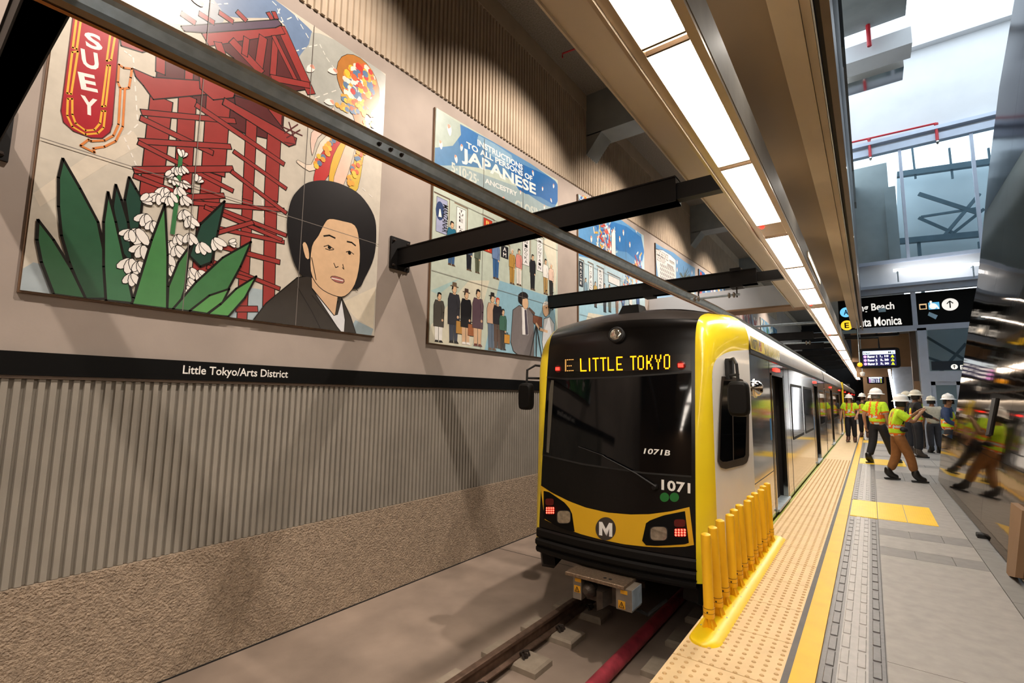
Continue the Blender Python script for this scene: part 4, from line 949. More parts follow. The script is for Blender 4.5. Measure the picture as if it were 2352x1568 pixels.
# numbers
def ftext(s_, tl, tr, bl, off, name, mtr, bold=.02, surf=front_px, parent=None, spacing=1.05):
    f = lambda a, b: surf(bl[0]+(tr[0]-tl[0])*a+(tl[0]-bl[0])*b, bl[1]+(tr[1]-tl[1])*a+(tl[1]-bl[1])*b, off)
    mb = MB(); mb.text(s_, (0, 0, 0), (1, 0, 0), (0, 1, 0), bold=bold, mapf=f, spacing=spacing); return mb.build(name, mtr, parent or T)
ftext('1071', S(985, 125), S(1190, 152), S(985, 200), .006, 'number_lettering', 'txtw', .03)
K3 = lambda x, y: (1200+.30607*x, 680+.30607*y)
ftext('1071B', K3(918, 1140), K3(1115, 1156), K3(908, 1182), .010, 'number_lettering', 'txtw', .025)
for cx in (1007, 1077):
    mb = MB(); mb.add([front_px(*S(cx+33*math.cos(a*.2618), 252+33*math.sin(a*.2618)), .006) for a in range(24)], [tuple(range(23, -1, -1))]); mb.build('green_marker', 'green', T)
# wiper
mb = MB(); pw = [front_px(*K3(x, y), .05) for x, y in ((1000, 1430), (850, 1330), (620, 1210))]; mb.tube(pw, [.014, .011, .008], 6)
mb.tube([front_px(*K3(x, y), .035) for x, y in ((420, 1130), (600, 1195), (640, 1225))], .009, 6); wp = mb.build('wiper', 'black', T)
q = front_px(*K3(998, 1432), .0); mb = MB(); mb.lathe([(.035, 0), (.035, .03), (.02, .06)], q, 12, (0, -1, 0)); mb.build('pivot', 'black', wp)
# bumper: stacked black ribs across the nose
def bumper(z0, z1, out, name, ext=.0):
    mb = MB(); n = 24; prof_ = [(z1, out*.5), (z1-.02, out), (z0+.03, out), (z0, out*.55), (z0, -.25)]
    vs = []
    for i in range(n+1):
        u = -1+2*i/n; x = TC+u*(.955+ext)
        for z, o in prof_: vs.append((x, tback(max(z, -.03))-.10*(1-u*u)-o, z))
    m = len(prof_); mb.add(vs, [(i*m+k, i*m+k+1, (i+1)*m+k+1, (i+1)*m+k) for i in range(n) for k in range(m-1)]); return mb.build(name, 'blackm', T, smooth='auto')
bumper(-.10, .015, .045, 'bumper'); bumper(-.19, -.10, .07, 'bumper'); bumper(-.27, -.19, .055, 'bumper')
for sd in (1, -1):      # anti-climber skirts under the corners
    mb = MB()
    P = [(-1.33, 5.42, -.2), (-1.50, 5.22, -.22), (-1.52, 5.24, -.44), (-1.36, 5.46, -.56), (-1.16, 6.4, -.50), (-1.16, 6.4, -.12), (-1.35, 5.42, -.12)]
    f = [mir(p, sd) for p in P]; mb.add(f, [(0, 1, 2, 3), (0, 3, 4, 5, 6)])
    g = [mir((p[0]-.16, p[1]+.03, p[2]), sd) for p in P]; mb.add(g, [(3, 2, 1, 0), (6, 5, 4, 3, 0)])
    mb.add(f+g, [(i, (i+1) % 7, (i+1) % 7+7, i+7) for i in range(7)])
    mb.build('corner_skirt', 'blackm', T)
# cab side window (right) : frame, glass, mullion
Kc = lambda x, y: (1560+.26786*x, 700+.26786*y)
fr = [Kc(362, 612), Kc(470, 618), Kc(545, 640), Kc(580, 700), Kc(600, 860), Kc(600, 1290), Kc(585, 1350), Kc(550, 1372), Kc(400, 1407), Kc(355, 1395), Kc(330, 1340), Kc(345, 900)]
gl = [Kc(378, 650), Kc(470, 655), Kc(540, 672), Kc(562, 720), Kc(580, 870), Kc(578, 1270), Kc(550, 1312), Kc(390, 1355), Kc(350, 1325), Kc(362, 900)]
mb = MB(); patch(mb, fr, cabside_px, .012, 24, 6); cw = mb.build('cab_window', 'frame', T, smooth='auto')
mb = MB(); patch(mb, gl, cabside_px, .016, 20, 6); mb.build('pane', 'glass', cw, smooth='auto')
mb = MB(); patch(mb, [Kc(452, 660), Kc(463, 660), Kc(470, 1335), Kc(459, 1337)], cabside_px, .022, 2, 6); patch(mb, [Kc(360, 1350), Kc(395, 1362), Kc(550, 1320), Kc(553, 1306), Kc(395, 1347), Kc(362, 1336)], cabside_px, .02, 8, 2); mb.build('mullion', 'frame', cw)
# mirrors
def mirror(sd):
    P = lambda px, py, off: mir(cabside_px(px, py, off), sd)
    b = cabside_px(*Kc(400, 540), .0); c = cabside_px(*Kc(512, 805), .22)
    c = Vector((-1.02, 5.42, 0)); r_ = ray(*Kc(512, 805)); c = CAM+r_*(5.45/r_.y)
    mb = MB(); cc = mir(b+Vector((.04, 0, 0)), sd); mb.cbox(cc, .08, .09, .18); mb.tube([cc+Vector((0, -.04, .10)), cc+Vector((0, -.04, -.13))], .035, 10); mr = mb.build('mirror', 'rubber', T)
    e = cc+Vector((0, -.04, 0)); cM = mir(c, sd)
    mb = MB(); mb.tube([e+Vector((0, 0, .08)), e.lerp(cM, .5)+Vector((0, 0, .28)) if False else Vector((e.x*.45+cM.x*.55, e.y*.5+cM.y*.5, e.z+.09)), Vector((cM.x-.01*sd, cM.y, e.z+.02)), Vector((cM.x, cM.y, cM.z+.17))], .016, 8)
    mb.tube([e+Vector((0, 0, -.09)), Vector((cM.x, cM.y, e.z-.09))], .016, 8); mb.build('arm', 'rubber', mr)
    mb = MB(); n = 20; rows_ = []
    for dy, sc_ in ((-.075, .80), (-.055, .95), (-.01, 1), (.03, .98), (.05, .88)):
        rows_.append([(cM.x+.105*sc_*math.copysign(abs(math.cos(a))**.42, math.cos(a)), cM.y+dy, cM.z+.185*sc_*math.copysign(abs(math.sin(a))**.42, math.sin(a))) for a in [2*math.pi*k/n for k in range(n)]])
    vs = [p for r in rows_ for p in r]; fs = [(i*n+k, i*n+(k+1) % n, (i+1)*n+(k+1) % n, (i+1)*n+k) for i in range(4) for k in range(n)]+[tuple(range(n-1, -1, -1)), tuple(4*n+k for k in range(n))]
    mb.add(vs, fs); mb.build('housing', 'blackm', mr, smooth='auto')
mirror(1); mirror(-1)
# ---- car bodies
RP = [(1.30, 2.21), (1.30, 2.30), (1.285, 2.42), (1.235, 2.55), (1.12, 2.63), (.95, 2.685), (.5, 2.79), (0, 2.82)]
RPf = [(x, z) for x, z in RP]+[(-x, z) for x, z in RP[-2::-1]]
def roof(y0, y1, parent, name='roof'):
    mb = MB(); n = max(2, int((y1-y0)/1.5))
    pr = smoothrows([(a, b) for a, b in RPf], 3)
    for i in range(n):
        a, b = y0+(y1-y0)*i/n, y0+(y1-y0)*(i+1)/n
        for p, q in zip(pr, pr[1:]): mb.quad((TC+p[0], a, p[1]), (TC+p[0], b, p[1]), (TC+q[0], b, q[1]), (TC+q[0], a, q[1]))
    mb.build(name, 'roofs', parent, smooth=True)
    mb = MB(); mb.add([(TC+p[0]*.995, y0+.01, p[1]-.008) for p in pr], [tuple(range(len(pr)-1, -1, -1))]); mb.add([(TC+p[0]*.995, y1-.01, p[1]-.008) for p in pr], [tuple(range(len(pr)))]); mb.build(name+'_bulkhead', 'roofb', parent)
    for sd in (1, -1):
        mb = MB(); mb.box(*sorted((TC+sd*1.295, TC+sd*1.318)), y0, y1, 2.17, 2.215); mb.build('drip_rail', 'black', parent)
def side(y0, y1, doors, parent, name='body_side'):
    # stainless skin with door openings; left side plain
    br = sorted([y0, y1]+[v for d in doors for v in d[:2]])
    mb = MB(); X = TC+1.30
    for a, b in zip(br, br[1:]):
        if any(abs(a-d[0]) < 1e-6 for d in doors):
            mb.quad((X, a, 2.0), (X, b, 2.0), (X, b, 2.19), (X, a, 2.19)); mb.quad((X, a, -.12), (X, b, -.12), (X, b, .07), (X, a, .07)); continue
        n = max(1, int((b-a)/.6))
        for i in range(n):
            p, q = a+(b-a)*i/n, a+(b-a)*(i+1)/n
            for z0, z1 in ((-.12, .42), (.42, 1.2), (1.2, 2.19)): mb.quad((X, p, z0), (X, q, z0), (X, q, z1), (X, p, z1))
    XL = TC-1.30; mb.quad((XL, y1, -.12), (XL, y0, -.12), (XL, y0, 2.19), (XL, y1, 2.19))
    mb.build(name, 'stain', parent)
    mb = MB(); mb.box(TC-1.25, TC+1.25, y0, y1, -.5, -.12); mb.build('underframe', 'dark', parent)
    for d in doors:
        a, b = d[:2]; mb = MB()
        mb.quad((X-.55, a, .07), (X-.55, b, .07), (X-.55, b, 2.0), (X-.55, a, 2.0)); mb.quad((X, a, .07), (X-.55, a, .07), (X-.55, a, 2.0), (X, a, 2.0)); mb.quad((X, b, .07), (X-.55, b, .07), (X-.55, b, 2.0), (X, b, 2.0)); mb.quad((X, a, 2.0), (X, b, 2.0), (X-.55, b, 2.0), (X-.55, a, 2.0))
        dr = mb.build('doorway', 'dark', parent)
        mb = MB()
        for yy, s_ in ((a, 1), (b, -1)): mb.box(X-.06, X+.008, *sorted((yy, yy+s_*.05)), .07, 2.0)
        mb.box(X-.06, X+.008, a, b, 1.97, 2.0); mb.build('door_frame', 'stain', dr)
        mb = MB(); mb.box(X-.16, X-.11, b-.35, b-.05, .07, 1.97); mb.box(X-.16, X-.11, a+.05, a+.16, .07, 1.97); mb.build('door_leaf', 'darkslot', dr)
        mb = MB(); mb.tube([(X-.09, a+.2, .5), (X-.09, a+.2, 1.6)], .014, 8); mb.build('grab_rail', 'chrome', dr)
        mb = MB(); mb.box(X-.5, X+.035, a, b, .045, .075); mb.build('sill', 'galv', dr)
        mb = MB(); mb.cbox((X+.01, (a+b)/2, 2.07), .03, .34, .045); mb.build('door_lamp', 'ledred', dr)
def wins(ws_, parent):
    X = TC+1.30
    for a, b in ws_:
        def rrect(y0, y1, z0, z1, x, mtr, nm, par, r=.09):
            pts = []
            for cy, cz, a0 in ((y1-r, z1-r, 0), (y0+r, z1-r, 90), (y0+r, z0+r, 180), (y1-r, z0+r, 270)):
                for k in range(5): an = math.radians(a0+k*22.5); pts.append((cy+r*math.cos(an), cz+r*math.sin(an)))
            mb = MB(); mb.prism(pts, lambda p, q, t_: (t_, p, q), X-.01, x); return mb.build(nm, mtr, par)
        wn = rrect(a, b, .90, 1.90, X+.006, 'rubber', 'window', parent); rrect(a+.05, b-.05, .95, 1.85, X+.009, 'glass', 'pane', wn, .07)
ya, yj, yz = 6.35, 17.85, 30.4
for (y0, y1, doors, wl) in ((ya, yj, [(7.85, 9.05), (14.3, 15.45)], [(9.95, 11.72), (12.0, 13.85), (15.85, 17.5)]), (18.05, 29.55, [(20.45, 21.6), (26.85, 28.0)], [(18.4, 20.1), (21.95, 23.9), (24.2, 26)])):
    roof(y0, y1, T); side(y0, y1, doors, T); wins(wl, T)
mb = MB()
for k in range(3):
    yy = 17.86+k*.065
    for p, q in zip(RPf, RPf[1:]): mb.quad((TC+p[0]*.97, yy, p[1]-.04), (TC+p[0]*.97, yy+.055, p[1]-.04), (TC+q[0]*.97, yy+.055, q[1]-.04), (TC+q[0]*.97, yy, q[1]-.04))
    mb.box(TC-1.26, TC+1.26, yy, yy+.055, -.1, 2.2)
mb.build('articulation_bellows', 'rubber', T)
mb = MB(); mb.box(TC-1.28, TC+1.28, 29.55, 30.3, -.2, 2.2); mb.build('rear_cab_side', 'white', T); roof(29.55, 30.2, T, 'rear_roof_end'); 
mb = MB(); mb.box(TC-1.31, TC+1.31, 29.9, 30.35, -.2, 2.5); mb.build('rear_corner_pillar', 'yellow', T)
# bogies
for yy in (8.0, 17.9, 27.5):
    mb = MB(); mb.box(TC-1.0, TC+1.0, yy-1.1, yy+1.1, -.86, -.55); 
    for s_ in (-.72, .72):
        for dy in (-.85, .85): mb.lathe([(.33, -.06), (.33, .06)], (TC+s_, yy+dy, -.62), 20, (1, 0, 0))
    mb.build('bogie', 'dark', T)
# yellow band, number, flag and hatching under the roof edge
Xs = TC+1.322
mb = MB(); mb.quad((Xs, 6.36, 2.225), (Xs, 7.35, 2.225), (Xs-.005, 7.35, 2.385), (Xs-.005, 6.36, 2.385)); sb = mb.build('roof_edge_band', 'yellow', T)
mb = MB()
for k in range(11): 
    y0 = 7.42+k*.12
    mb.quad((Xs, y0, 2.225), (Xs, y0+.06, 2.225), (Xs-.005, y0+.06, 2.385), (Xs-.005, y0, 2.385))
mb.build('hatching', 'yellow', sb)
mb = MB(); mb.text('1071', (Xs+.003, 6.42, 2.235), (0, .42, 0), (0, 0, .13), bold=.02); mb.build('number_lettering', 'txtb', sb)
mb = MB()
for k in range(5): mb.quad((Xs+.003, 6.92, 2.25+k*.024), (Xs+.003, 7.08, 2.25+k*.024), (Xs+.003, 7.08, 2.262+k*.024), (Xs+.003, 6.92, 2.262+k*.024), 0)
mb.quad((Xs+.0034, 6.92, 2.31), (Xs+.0034, 6.985, 2.31), (Xs+.0034, 6.985, 2.37), (Xs+.0034, 6.92, 2.37), 1); mb.build('flag', [paint('c0303a'), paint('2b3f7a')], sb)
# chrome dome, vents and seams on the first bay
r_ = onx(*Kc(650, 715), TC+1.3); mb = MB(); mb.lathe([(.12, 0), (.12, .01), (.10, .012), (.09, .05), (.05, .085), (0, .095)], r_, 24, (1, 0, 0)); mb.build('horn_dome', 'chrome', T, smooth='auto')
for (a, b) in ((6.95, .18), (7.15, .18)):
    mb = MB(); mb.box(TC+1.3, TC+1.306, a, a+.10, b, b+.16); mb.build('side_vent', 'darkslot', T)
for b_ in [(yy, yy+.012, -.12, 2.17) for yy in (7.75, 9.15, 9.75, 14.0, 15.6)]+[(6.36, 7.75, .62, .628)]:
    mb = MB(); mb.box(TC+1.3, TC+1.303, *b_); mb.build('panel_seam', 'darkslot', T)
for yy, zz in ((7.72, 1.05), (14.1, .9)):
    mb = MB(); mb.box(TC+1.3, TC+1.306, yy-.08, yy-.02, zz, zz+.3); mb.build('notice_sticker', paint('3f7fb5'), T)
# ---- coupler
cp = bpy.data.objects.new('coupler', None)
mb = MB(); mb.bbox(-2.79, -2.11, 4.77, 5.09, -.31, -.275, .006); co = mb.build('coupler', 'tread', T)
mb = MB(); mb.box(-2.71, -2.61, 4.80, 5.0, -.54, -.31, 0); mb.build('contact_box', 'grey', co)
mb = MB(); mb.box(-2.21, -2.04, 4.80, 5.05, -.52, -.31, 0); mb.build('contact_box', 'grey', co)
mb = MB(); mb.box(-2.07, -2.035, 4.805, 5.05, -.50, -.312, 0); mb.build('cover', 'galv', co)
mb = MB(); mb.box(-2.61, -2.21, 4.84, 5.0, -.33, -.31); mb.box(-2.60, -2.22, 4.90, 5.05, -.55, -.32); mb.lathe([(.11, 0), (.11, 2.2), (.09, 2.25)], (-2.42, 5.05, -.43), 12, (0, 1, -.05)); mb.build('coupler_head', 'iron', co)
mb = MB(); mb.lathe([(.085, 0), (.075, .08), (.03, .16)], (-2.53, 4.90, -.43), 14, (0, -1, .1)); mb.add([(-2.45, 4.9, -.36), (-2.3, 4.9, -.36), (-2.3, 4.9, -.52), (-2.45, 4.9, -.58), (-2.43, 4.80, -.4), (-2.36, 4.8, -.4), (-2.36, 4.8, -.56), (-2.43, 4.8, -.6)], [(0, 1, 5, 4), (1, 2, 6, 5), (2, 3, 7, 6), (3, 0, 4, 7), (4, 5, 6, 7)]); mb.build('coupling_cone', 'iron', co)
for x in (-2.36, -2.30):
    mb = MB(); mb.lathe([(.018, 0), (.018, .004)], (x+.0, 4.86, -.2745), 10); mb.build('bolt_hole', 'darkslot', co)
for x0, z0, z1 in ((-2.695, -.47, -.40), (-2.685, -.36, -.325), (-2.185, -.505, -.43), (-2.16, -.36, -.325)):
    mb = MB(); mb.box(x0, x0+.075, 4.795, 4.80, z0, z1, 0)
    if z1-z0 > .05:
        xm = x0+.037
        for p, q in (((xm-.026, z0+.012), (xm+.026, z0+.012)), ((xm-.026, z0+.012), (xm, z1-.01)), ((xm+.026, z0+.012), (xm, z1-.01))):
            mb.tube([(p[0], 4.793, p[1]), (q[0], 4.793, q[1])], .003, 4, 1)
        mb.tube([(xm, 4.793, z0+.022), (xm, 4.793, z1-.03)], .003, 4, 1)
    mb.build('warning_label', ['label', 'txtb'], co)
bpy.data.objects.remove(cp)
mb = MB()
for (x0, y0, z0), (x1, y1, z1) in (((-2.65, 4.9, -.52), (-2.9, 5.3, -.6)), ((-2.15, 4.95, -.52), (-1.9, 5.4, -.55))):
    mb.tube([(x0, y0, z0), ((x0+x1)/2, (y0+y1)/2, z0-.14), (x1, y1, z1)], .018, 8)
mb.build('hose', 'rubber', co)
# ---- second train behind the first
T2 = thing('light_rail_train', 'second steel light rail train coupled behind the numbered one, far along the platform', 'train', (TC, 31, -.95))
mb = MB(); mb.box(TC-1.31, TC+1.31, 30.8, 31.5, -.2, 2.55); mb.build('corner_pillar', 'yellow', T2)
roof(31.5, 43, T2); side(31.5, 43, [(33.0, 34.2), (39.5, 40.7)], T2); wins([(35.1, 36.9), (37.2, 39.0)], T2); roof(43.2, 56, T2); side(43.2, 56, [(45.6, 46.8), (52, 53.2)], T2); wins([(47.3, 49.2), (49.6, 51.5)], T2)
mb = MB(); mb.box(TC-1.26, TC+1.26, 43, 43.2, -.1, 2.8); mb.build('articulation_bellows', 'rubber', T2)
for yy in (33.5, 43, 53):
    mb = MB(); mb.box(TC-1.0, TC+1.0, yy-1.1, yy+1.1, -.93, -.5); mb.build('bogie', 'dark', T2)
# ---- rails, pads, pipe
for xx, lb in ((TC-.755, 'running rail nearer the mural wall, running in under the train'), (TC+.755, 'running rail nearer the platform, in the shade under the train')):
    sec_ = [(-.07, 0), (.07, 0), (.07, .012), (.012, .03), (.012, .125), (.036, .135), (.037, .168), (.028, .175), (-.028, .175), (-.037, .168), (-.036, .135), (-.012, .125), (-.012, .03), (-.07, .012)]
    mb = MB(); mb.prism(sec_, lambda p, q, t_: (xx+p, t_, -1.125+q), YB0, 58); tag(mb.build('running_rail', 'rail'), lb, 'rail', 'running rails')
ordn = ['first', 'second', 'third', 'fourth', 'fifth', 'sixth', 'seventh', 'eighth']
k = 0
for i in range(-2, 26):
    y = 4.455+.735*(i-1)+.0
    for s_ in (-1, 1):
        x = TC+s_*.755; ce = x+.0
        vis_ = s_ == -1 and 0 <= i <= 3
        if s_ == -1: lb = {0: 'concrete rail pad nearest the camera under the wall-side rail', 1: 'second concrete rail pad from the camera under the wall-side rail', 2: 'third concrete rail pad, in the shade before the coupler', 3: 'fourth concrete rail pad, in the dark beneath the coupler'}.get(i, 'concrete rail pad in the shadow under the train' if i > 3 else 'concrete rail pad below the bottom edge of the picture')
        else: lb = 'dark concrete rail pad partly hidden below the platform edge' if i == 2 else 'concrete rail pad hidden in shade under the platform-side rail'
        t_ = thing('rail_pad', lb, 'rail pad', (x, y, ZT), 'concrete rail pads')
        mb = MB(); mb.bbox(x-.36, x+.345, y-.165, y+.165, ZT, -1.125, .022); mb.build('block', 'pad', t_)
        for s2 in (-1, 1):
            mb = MB(); mb.tube([(x+s2*.13, y-.05, -1.12), (x+s2*.11, y-.05, -1.075), (x+s2*.06, y-.02, -1.09), (x+s2*.06, y+.03, -1.09), (x+s2*.11, y+.05, -1.075), (x+s2*.13, y+.05, -1.12)], .013, 6); mb.lathe([(.03, 0), (.03, .03), (.016, .03), (.016, .05)], (x+s2*.115, y, -1.125), 8); mb.build('rail_clip', 'clip', t_)
mb = MB(); mb.tube([(-2.28, YB0, -1.12), (-2.28, 58, -1.12)], .072, 20); tag(mb.build('red_pipe', 'redpipe', smooth='auto'), 'scuffed red pipe lying between the rails', 'pipe')
# ================================================================== BOLLARDS
mb = MB(); prof_c = [(-1.095, 0), (-1.085, .018), (-1.05, .03), (-.95, .03), (-.91, .018), (-.885, 0)]
n = len(prof_c); cx = -.99; rows_ = []
for i in range(9):
    a = math.pi/2*(1-i/8); s_ = max(.02, math.cos(a)); rows_.append([(cx+(x-cx)*s_, 3.56-.115*math.sin(a), z*(.25+.75*s_)) for x, z in prof_c])
rows_.append([(x, 6.56, z) for x, z in prof_c])
vs = [p for r in rows_ for p in r]
mb.add(vs, [(i*n+k, i*n+k+1, (i+1)*n+k+1, (i+1)*n+k) for i in range(len(rows_)-1) for k in range(n-1)]+[tuple(len(vs)-n+k for k in range(n))])
tag(mb.build('bollard_base_rail', 'curb', smooth='auto'), 'long yellow domed base rail under the row of yellow posts', 'base rail')
ordb = ['first and nearest', 'second', 'third', 'fourth', 'fifth', 'sixth', 'seventh', 'eighth', 'ninth', 'tenth', 'eleventh', 'twelfth and farthest']
def bollard():
    t = thing('flexible_bollard', '', 'bollard', (0, 0, 0), 'yellow flexible bollards beside the train')
    mb = MB(); mb.lathe([(.036, .075), (.037, .10), (.0345, .105), (.0345, .630), (.032, .644), (.02, .651), (0, .653)], (0, 0, 0), 20); mb.build('post', 'boll', t, smooth='auto')
    mb = MB(); mb.lathe([(.0375, .075), (.0385, .08), (.0385, .135), (.0375, .14)], (0, 0, 0), 20); mb.build('sleeve', 'boll', t, smooth='auto')
    for z in (.108, .14):
        mb = MB(); mb.lathe([(.0389, 0), (.0389, .003)], (0, 0, z), 20); mb.build('seam', mat('bollard_seam', '9a6a10', .6, noise=(8, .1)), t)
    mb = MB(); mb.lathe([(.006, 0), (.006, .004)], (0, -.0385, .12), 8, (0, -1, 0)); mb.build('screw', 'clip', t)
    mb = MB()
    mb.lathe([(.018, 0), (.018, .085)], (0, 0, 0), 12)
    for k in range(4):
        a = math.pi/4+k*math.pi/2; c, s_ = math.cos(a), math.sin(a)
        f = lambda r, w_, z: (r*.85*c-w_*.7*s_, r*.85*s_+w_*.7*c, z)
        mb.add([f(.06, -.008, 0), f(.06, .008, 0), f(.062, .008, .012), f(.062, -.008, .012), f(.028, -.008, .075), f(.028, .008, .075), f(.012, .008, 0), f(.012, -.008, 0)], [(0, 1, 2, 3), (3, 2, 5, 4), (4, 5, 6, 7), (0, 3, 4, 7), (1, 6, 5, 2)])
    mb.build('foot', 'boll', t)
    for k in range(4):
        a = k*math.pi/2; mb = MB(); mb.lathe([(.009, 0), (.009, .004)], (.055*math.cos(a), .055*math.sin(a), .0), 8); mb.build('anchor_bolt', 'galv', t)
    return t
b0 = bollard()
for i in range(12):
    o = b0 if i == 0 else copytree(b0)
    o.location = (-1.0+.004*math.sin(i*2.3), 3.70+.2355*i, .024); o.rotation_euler = (math.radians(4.5+.8*math.sin(i*1.7)), math.radians(.8*math.cos(i*2.1)), 0)
    o['label'] = '%s yellow bollard in the row, counted from the camera' % ordb[i]
# ================================================================== PLATFORM SIGNS AND ATRIUM
YG = 21.5
P = lambda x, y, Y=YG: ony(x, y, Y)
def ctext(parent, s_, l, r, h, Y, m, bold=.02):
    a = P(*l, Y); b = P(*r, Y); mb = MB(); mb.text(s_, a, (b.x-a.x, 0, 0), (0, 0, h), bold=bold); return mb.build('lettering', m, parent)
zb0, zb1 = 4.13, 5.45
# direction sign
em_w = mat('sign_letter_lit', 'f4efe6', .5, emit=.55); em_b = mat('line_blue_lit', '69b9e6', .5, emit=.8); em_y = mat('line_yellow_lit', 'f3c22c', .5, emit=.8)
t = thing('direction_sign', 'wide black hanging sign reading Long Beach and Santa Monica', 'sign', (1, 21.6, 4.3))
mb = MB(); mb.box(-.78, 3.3, 21.62, 21.75, 4.22, 5.36); mb.build('board', 'sign', t)
ctext(t, 'Long Beach', (1953, 722), (2055, 716), .34, 21.615, em_w); ctext(t, 'Santa Monica', (1957, 752), (2072, 747), .33, 21.615, em_w)
for px, m in (((1943, 717), em_b), ((1945, 747), em_y)):
    q = P(*px, 21.61); mb = MB(); mb.lathe([(.185, 0), (.185, .006)], q, 24, (0, -1, 0)); r_ = mb.build('route_roundel', m, t)
    mb = MB(); mb.text('A' if m is em_b else 'E', (q.x-.07, q.y-.008, q.z-.10), (.14, 0, 0), (0, 0, .2), bold=.02); mb.build('letter', 'sign', r_)
def pbox(parent, name, x0, y0, x1, y1, Y, m, d=.01):
    a = P(x0, y1, Y); b = P(x1, y0, Y); mb = MB(); mb.box(min(a.x, b.x), max(a.x, b.x), Y-d, Y, min(a.z, b.z), max(a.z, b.z)); return mb.build(name, m, parent)
ic = pbox(t, 'lift_symbol', 2112, 697, 2128, 711, 21.615, mat('symbol_cream', 'f0c894', .5, emit=.5)); pbox(ic, 'symbol_inset', 2114, 700, 2126, 709, 21.603, 'sign', .004)
ic = pbox(t, 'wheelchair_symbol', 2133, 693, 2157, 711, 21.615, mat('symbol_blue', '5fb4dc', .5, emit=.5))
q = P(2143, 703, 21.6); mb = MB(); mb.lathe([(.10, 0), (.10, .004)], q, 16, (0, -1, 0)); mb.lathe([(.035, 0), (.035, .004)], q+Vector((-.05, 0, .16)), 10, (0, -1, 0)); mb.tube([q+Vector((-.05, 0, .13)), q+Vector((-.02, 0, .02)), q+Vector((.09, 0, .02)), q+Vector((.14, 0, -.10))], .022, 6); mb.build('wheelchair', em_w, ic)
q = P(2182, 699, 21.61); mb = MB(); mb.lathe([(.21, 0), (.21, .006)], q, 24, (0, -1, 0)); ar = mb.build('arrow_roundel', em_w, t)
mb = MB(); mb.box(q.x-.016, q.x+.016, q.y-.012, q.y-.008, q.z-.12, q.z+.10); 
for s_ in (-1, 1): mb.tube([(q.x, q.y-.01, q.z+.12), (q.x+s_*.08, q.y-.01, q.z+.03)], .016, 5)
mb.build('arrow', 'sign', ar)
tape = mat('blue_tape', 'b5d8ee', .6, noise=(9, .05))
pbox(t, 'tape', 2018, 707, 2034, 717, 21.605, tape)
mb = MB(); mb.add([P(2134, 716, 21.6), P(2154, 724, 21.6), P(2149, 733, 21.6), P(2131, 724, 21.6)], [(3, 2, 1, 0)]); mb.build('tape', tape, t)
# steel frame and glass of the glazed screen
mb = MB()
mb.box(-.22, 6.5, 21.4, 21.55, 4.02, 4.21); mb.box(-.22, 6.5, 21.35, 21.55, 5.38, 5.58)
mb.box(1.33, 1.46, 21.4, 21.55, 4.2, 5.4); mb.box(3.2, 3.33, 21.4, 21.55, 4.2, 5.4)
mb.box(-.22, 6.5, 21.2, 21.6, 5.58, 5.68); mb.box(-.22, 6.5, 21.45, 21.6, 6.5, 6.62)
for x in (-.16, 1.36, 3.24, 5.1): mb.box(x-.045, x+.045, 21.42, 21.56, 6.6, 10.8)
mb.box(-.22, 6.5, 21.35, 21.6, 10.62, 10.86); mb.box(-.22, 6.5, 21.25, 21.6, 10.98, 11.1)
mb.box(-.25, -.16, 21.35, 21.6, 4.1, 10.9)
struct(mb.build('window_frame', 'steelw'), 'pale steel frame of the glazed atrium screen', 'window frame')
mb = MB()
for a, b in ((-.11, 1.31), (1.41, 3.19), (3.29, 5.05)): mb.box(a, b, 21.48, 21.49, 6.62, 10.62)
struct(mb.build('window_1', 'pane'), 'large atrium window panes', 'window')
mb = MB(); mb.box(-.22, 8.9, 21.55, 21.75, 5.68, 6.5); mb.box(-.22, 8.9, 21.5, 21.9, 10.86, 14.2)
struct(mb.build('wall_atrium', 'wconc'), 'white concrete wall above the atrium glass', 'wall')
# behind the glass
mb = MB(); mb.box(-.3, 1.05, 23.2, 23.8, 5.6, 10.95); mb.box(.9, 1.25, 23.1, 23.6, 5.6, 9.9)
struct(mb.build('wall_behind_glass', 'bglass'), 'grey concrete wall behind the atrium glass', 'wall')
t = thing('footbridge_truss', 'grey steel truss bridge seen through the atrium glass', 'truss', (3, 26, 7))
tm = mat('truss_steel', '5f7480', .5, .2, noise=(4, .08))
mb = MB()
A_ = lambda x, y: P(x, y, 25.5)
for l in ([A_(2060, 402), A_(2300, 368)], [A_(2060, 555), A_(2280, 535)]): mb.tube(l, .16, 4)
mb.build('chord', tm, t)
for l, rr_ in (([A_(2110, 445), A_(2250, 490)], .10), ([A_(2110, 500), A_(2190, 535)], .08), ([A_(2190, 535), A_(2260, 480)], .08), ([A_(2115, 498), A_(2245, 478)], .06), ([A_(2250, 445), A_(2170, 540)], .08)):
    mb = MB(); mb.tube(l, rr_, 4); mb.build('brace', tm, t)
for x in (2095, 2180, 2270):
    mb = MB(); mb.tube([A_(x, 340), A_(x+8, 410)], .05, 4); mb.build('post', tm, t)
for x in (2110, 2250):
    q = A_(x, 555); mb = MB(); mb.tube([q, Vector((q.x, q.y, 5.605))], .08, 4); mb.build('leg', tm, t)
mb = MB(); mb.quad(P(2060, 405, 26.2), P(2310, 370, 26.2), P(2320, 590, 26.2), P(2060, 600, 26.2)); o = mb.build('bridge_panel', mat('bridge_glass', 'd3e1e8', .3, noise=(.6, .1)), t)
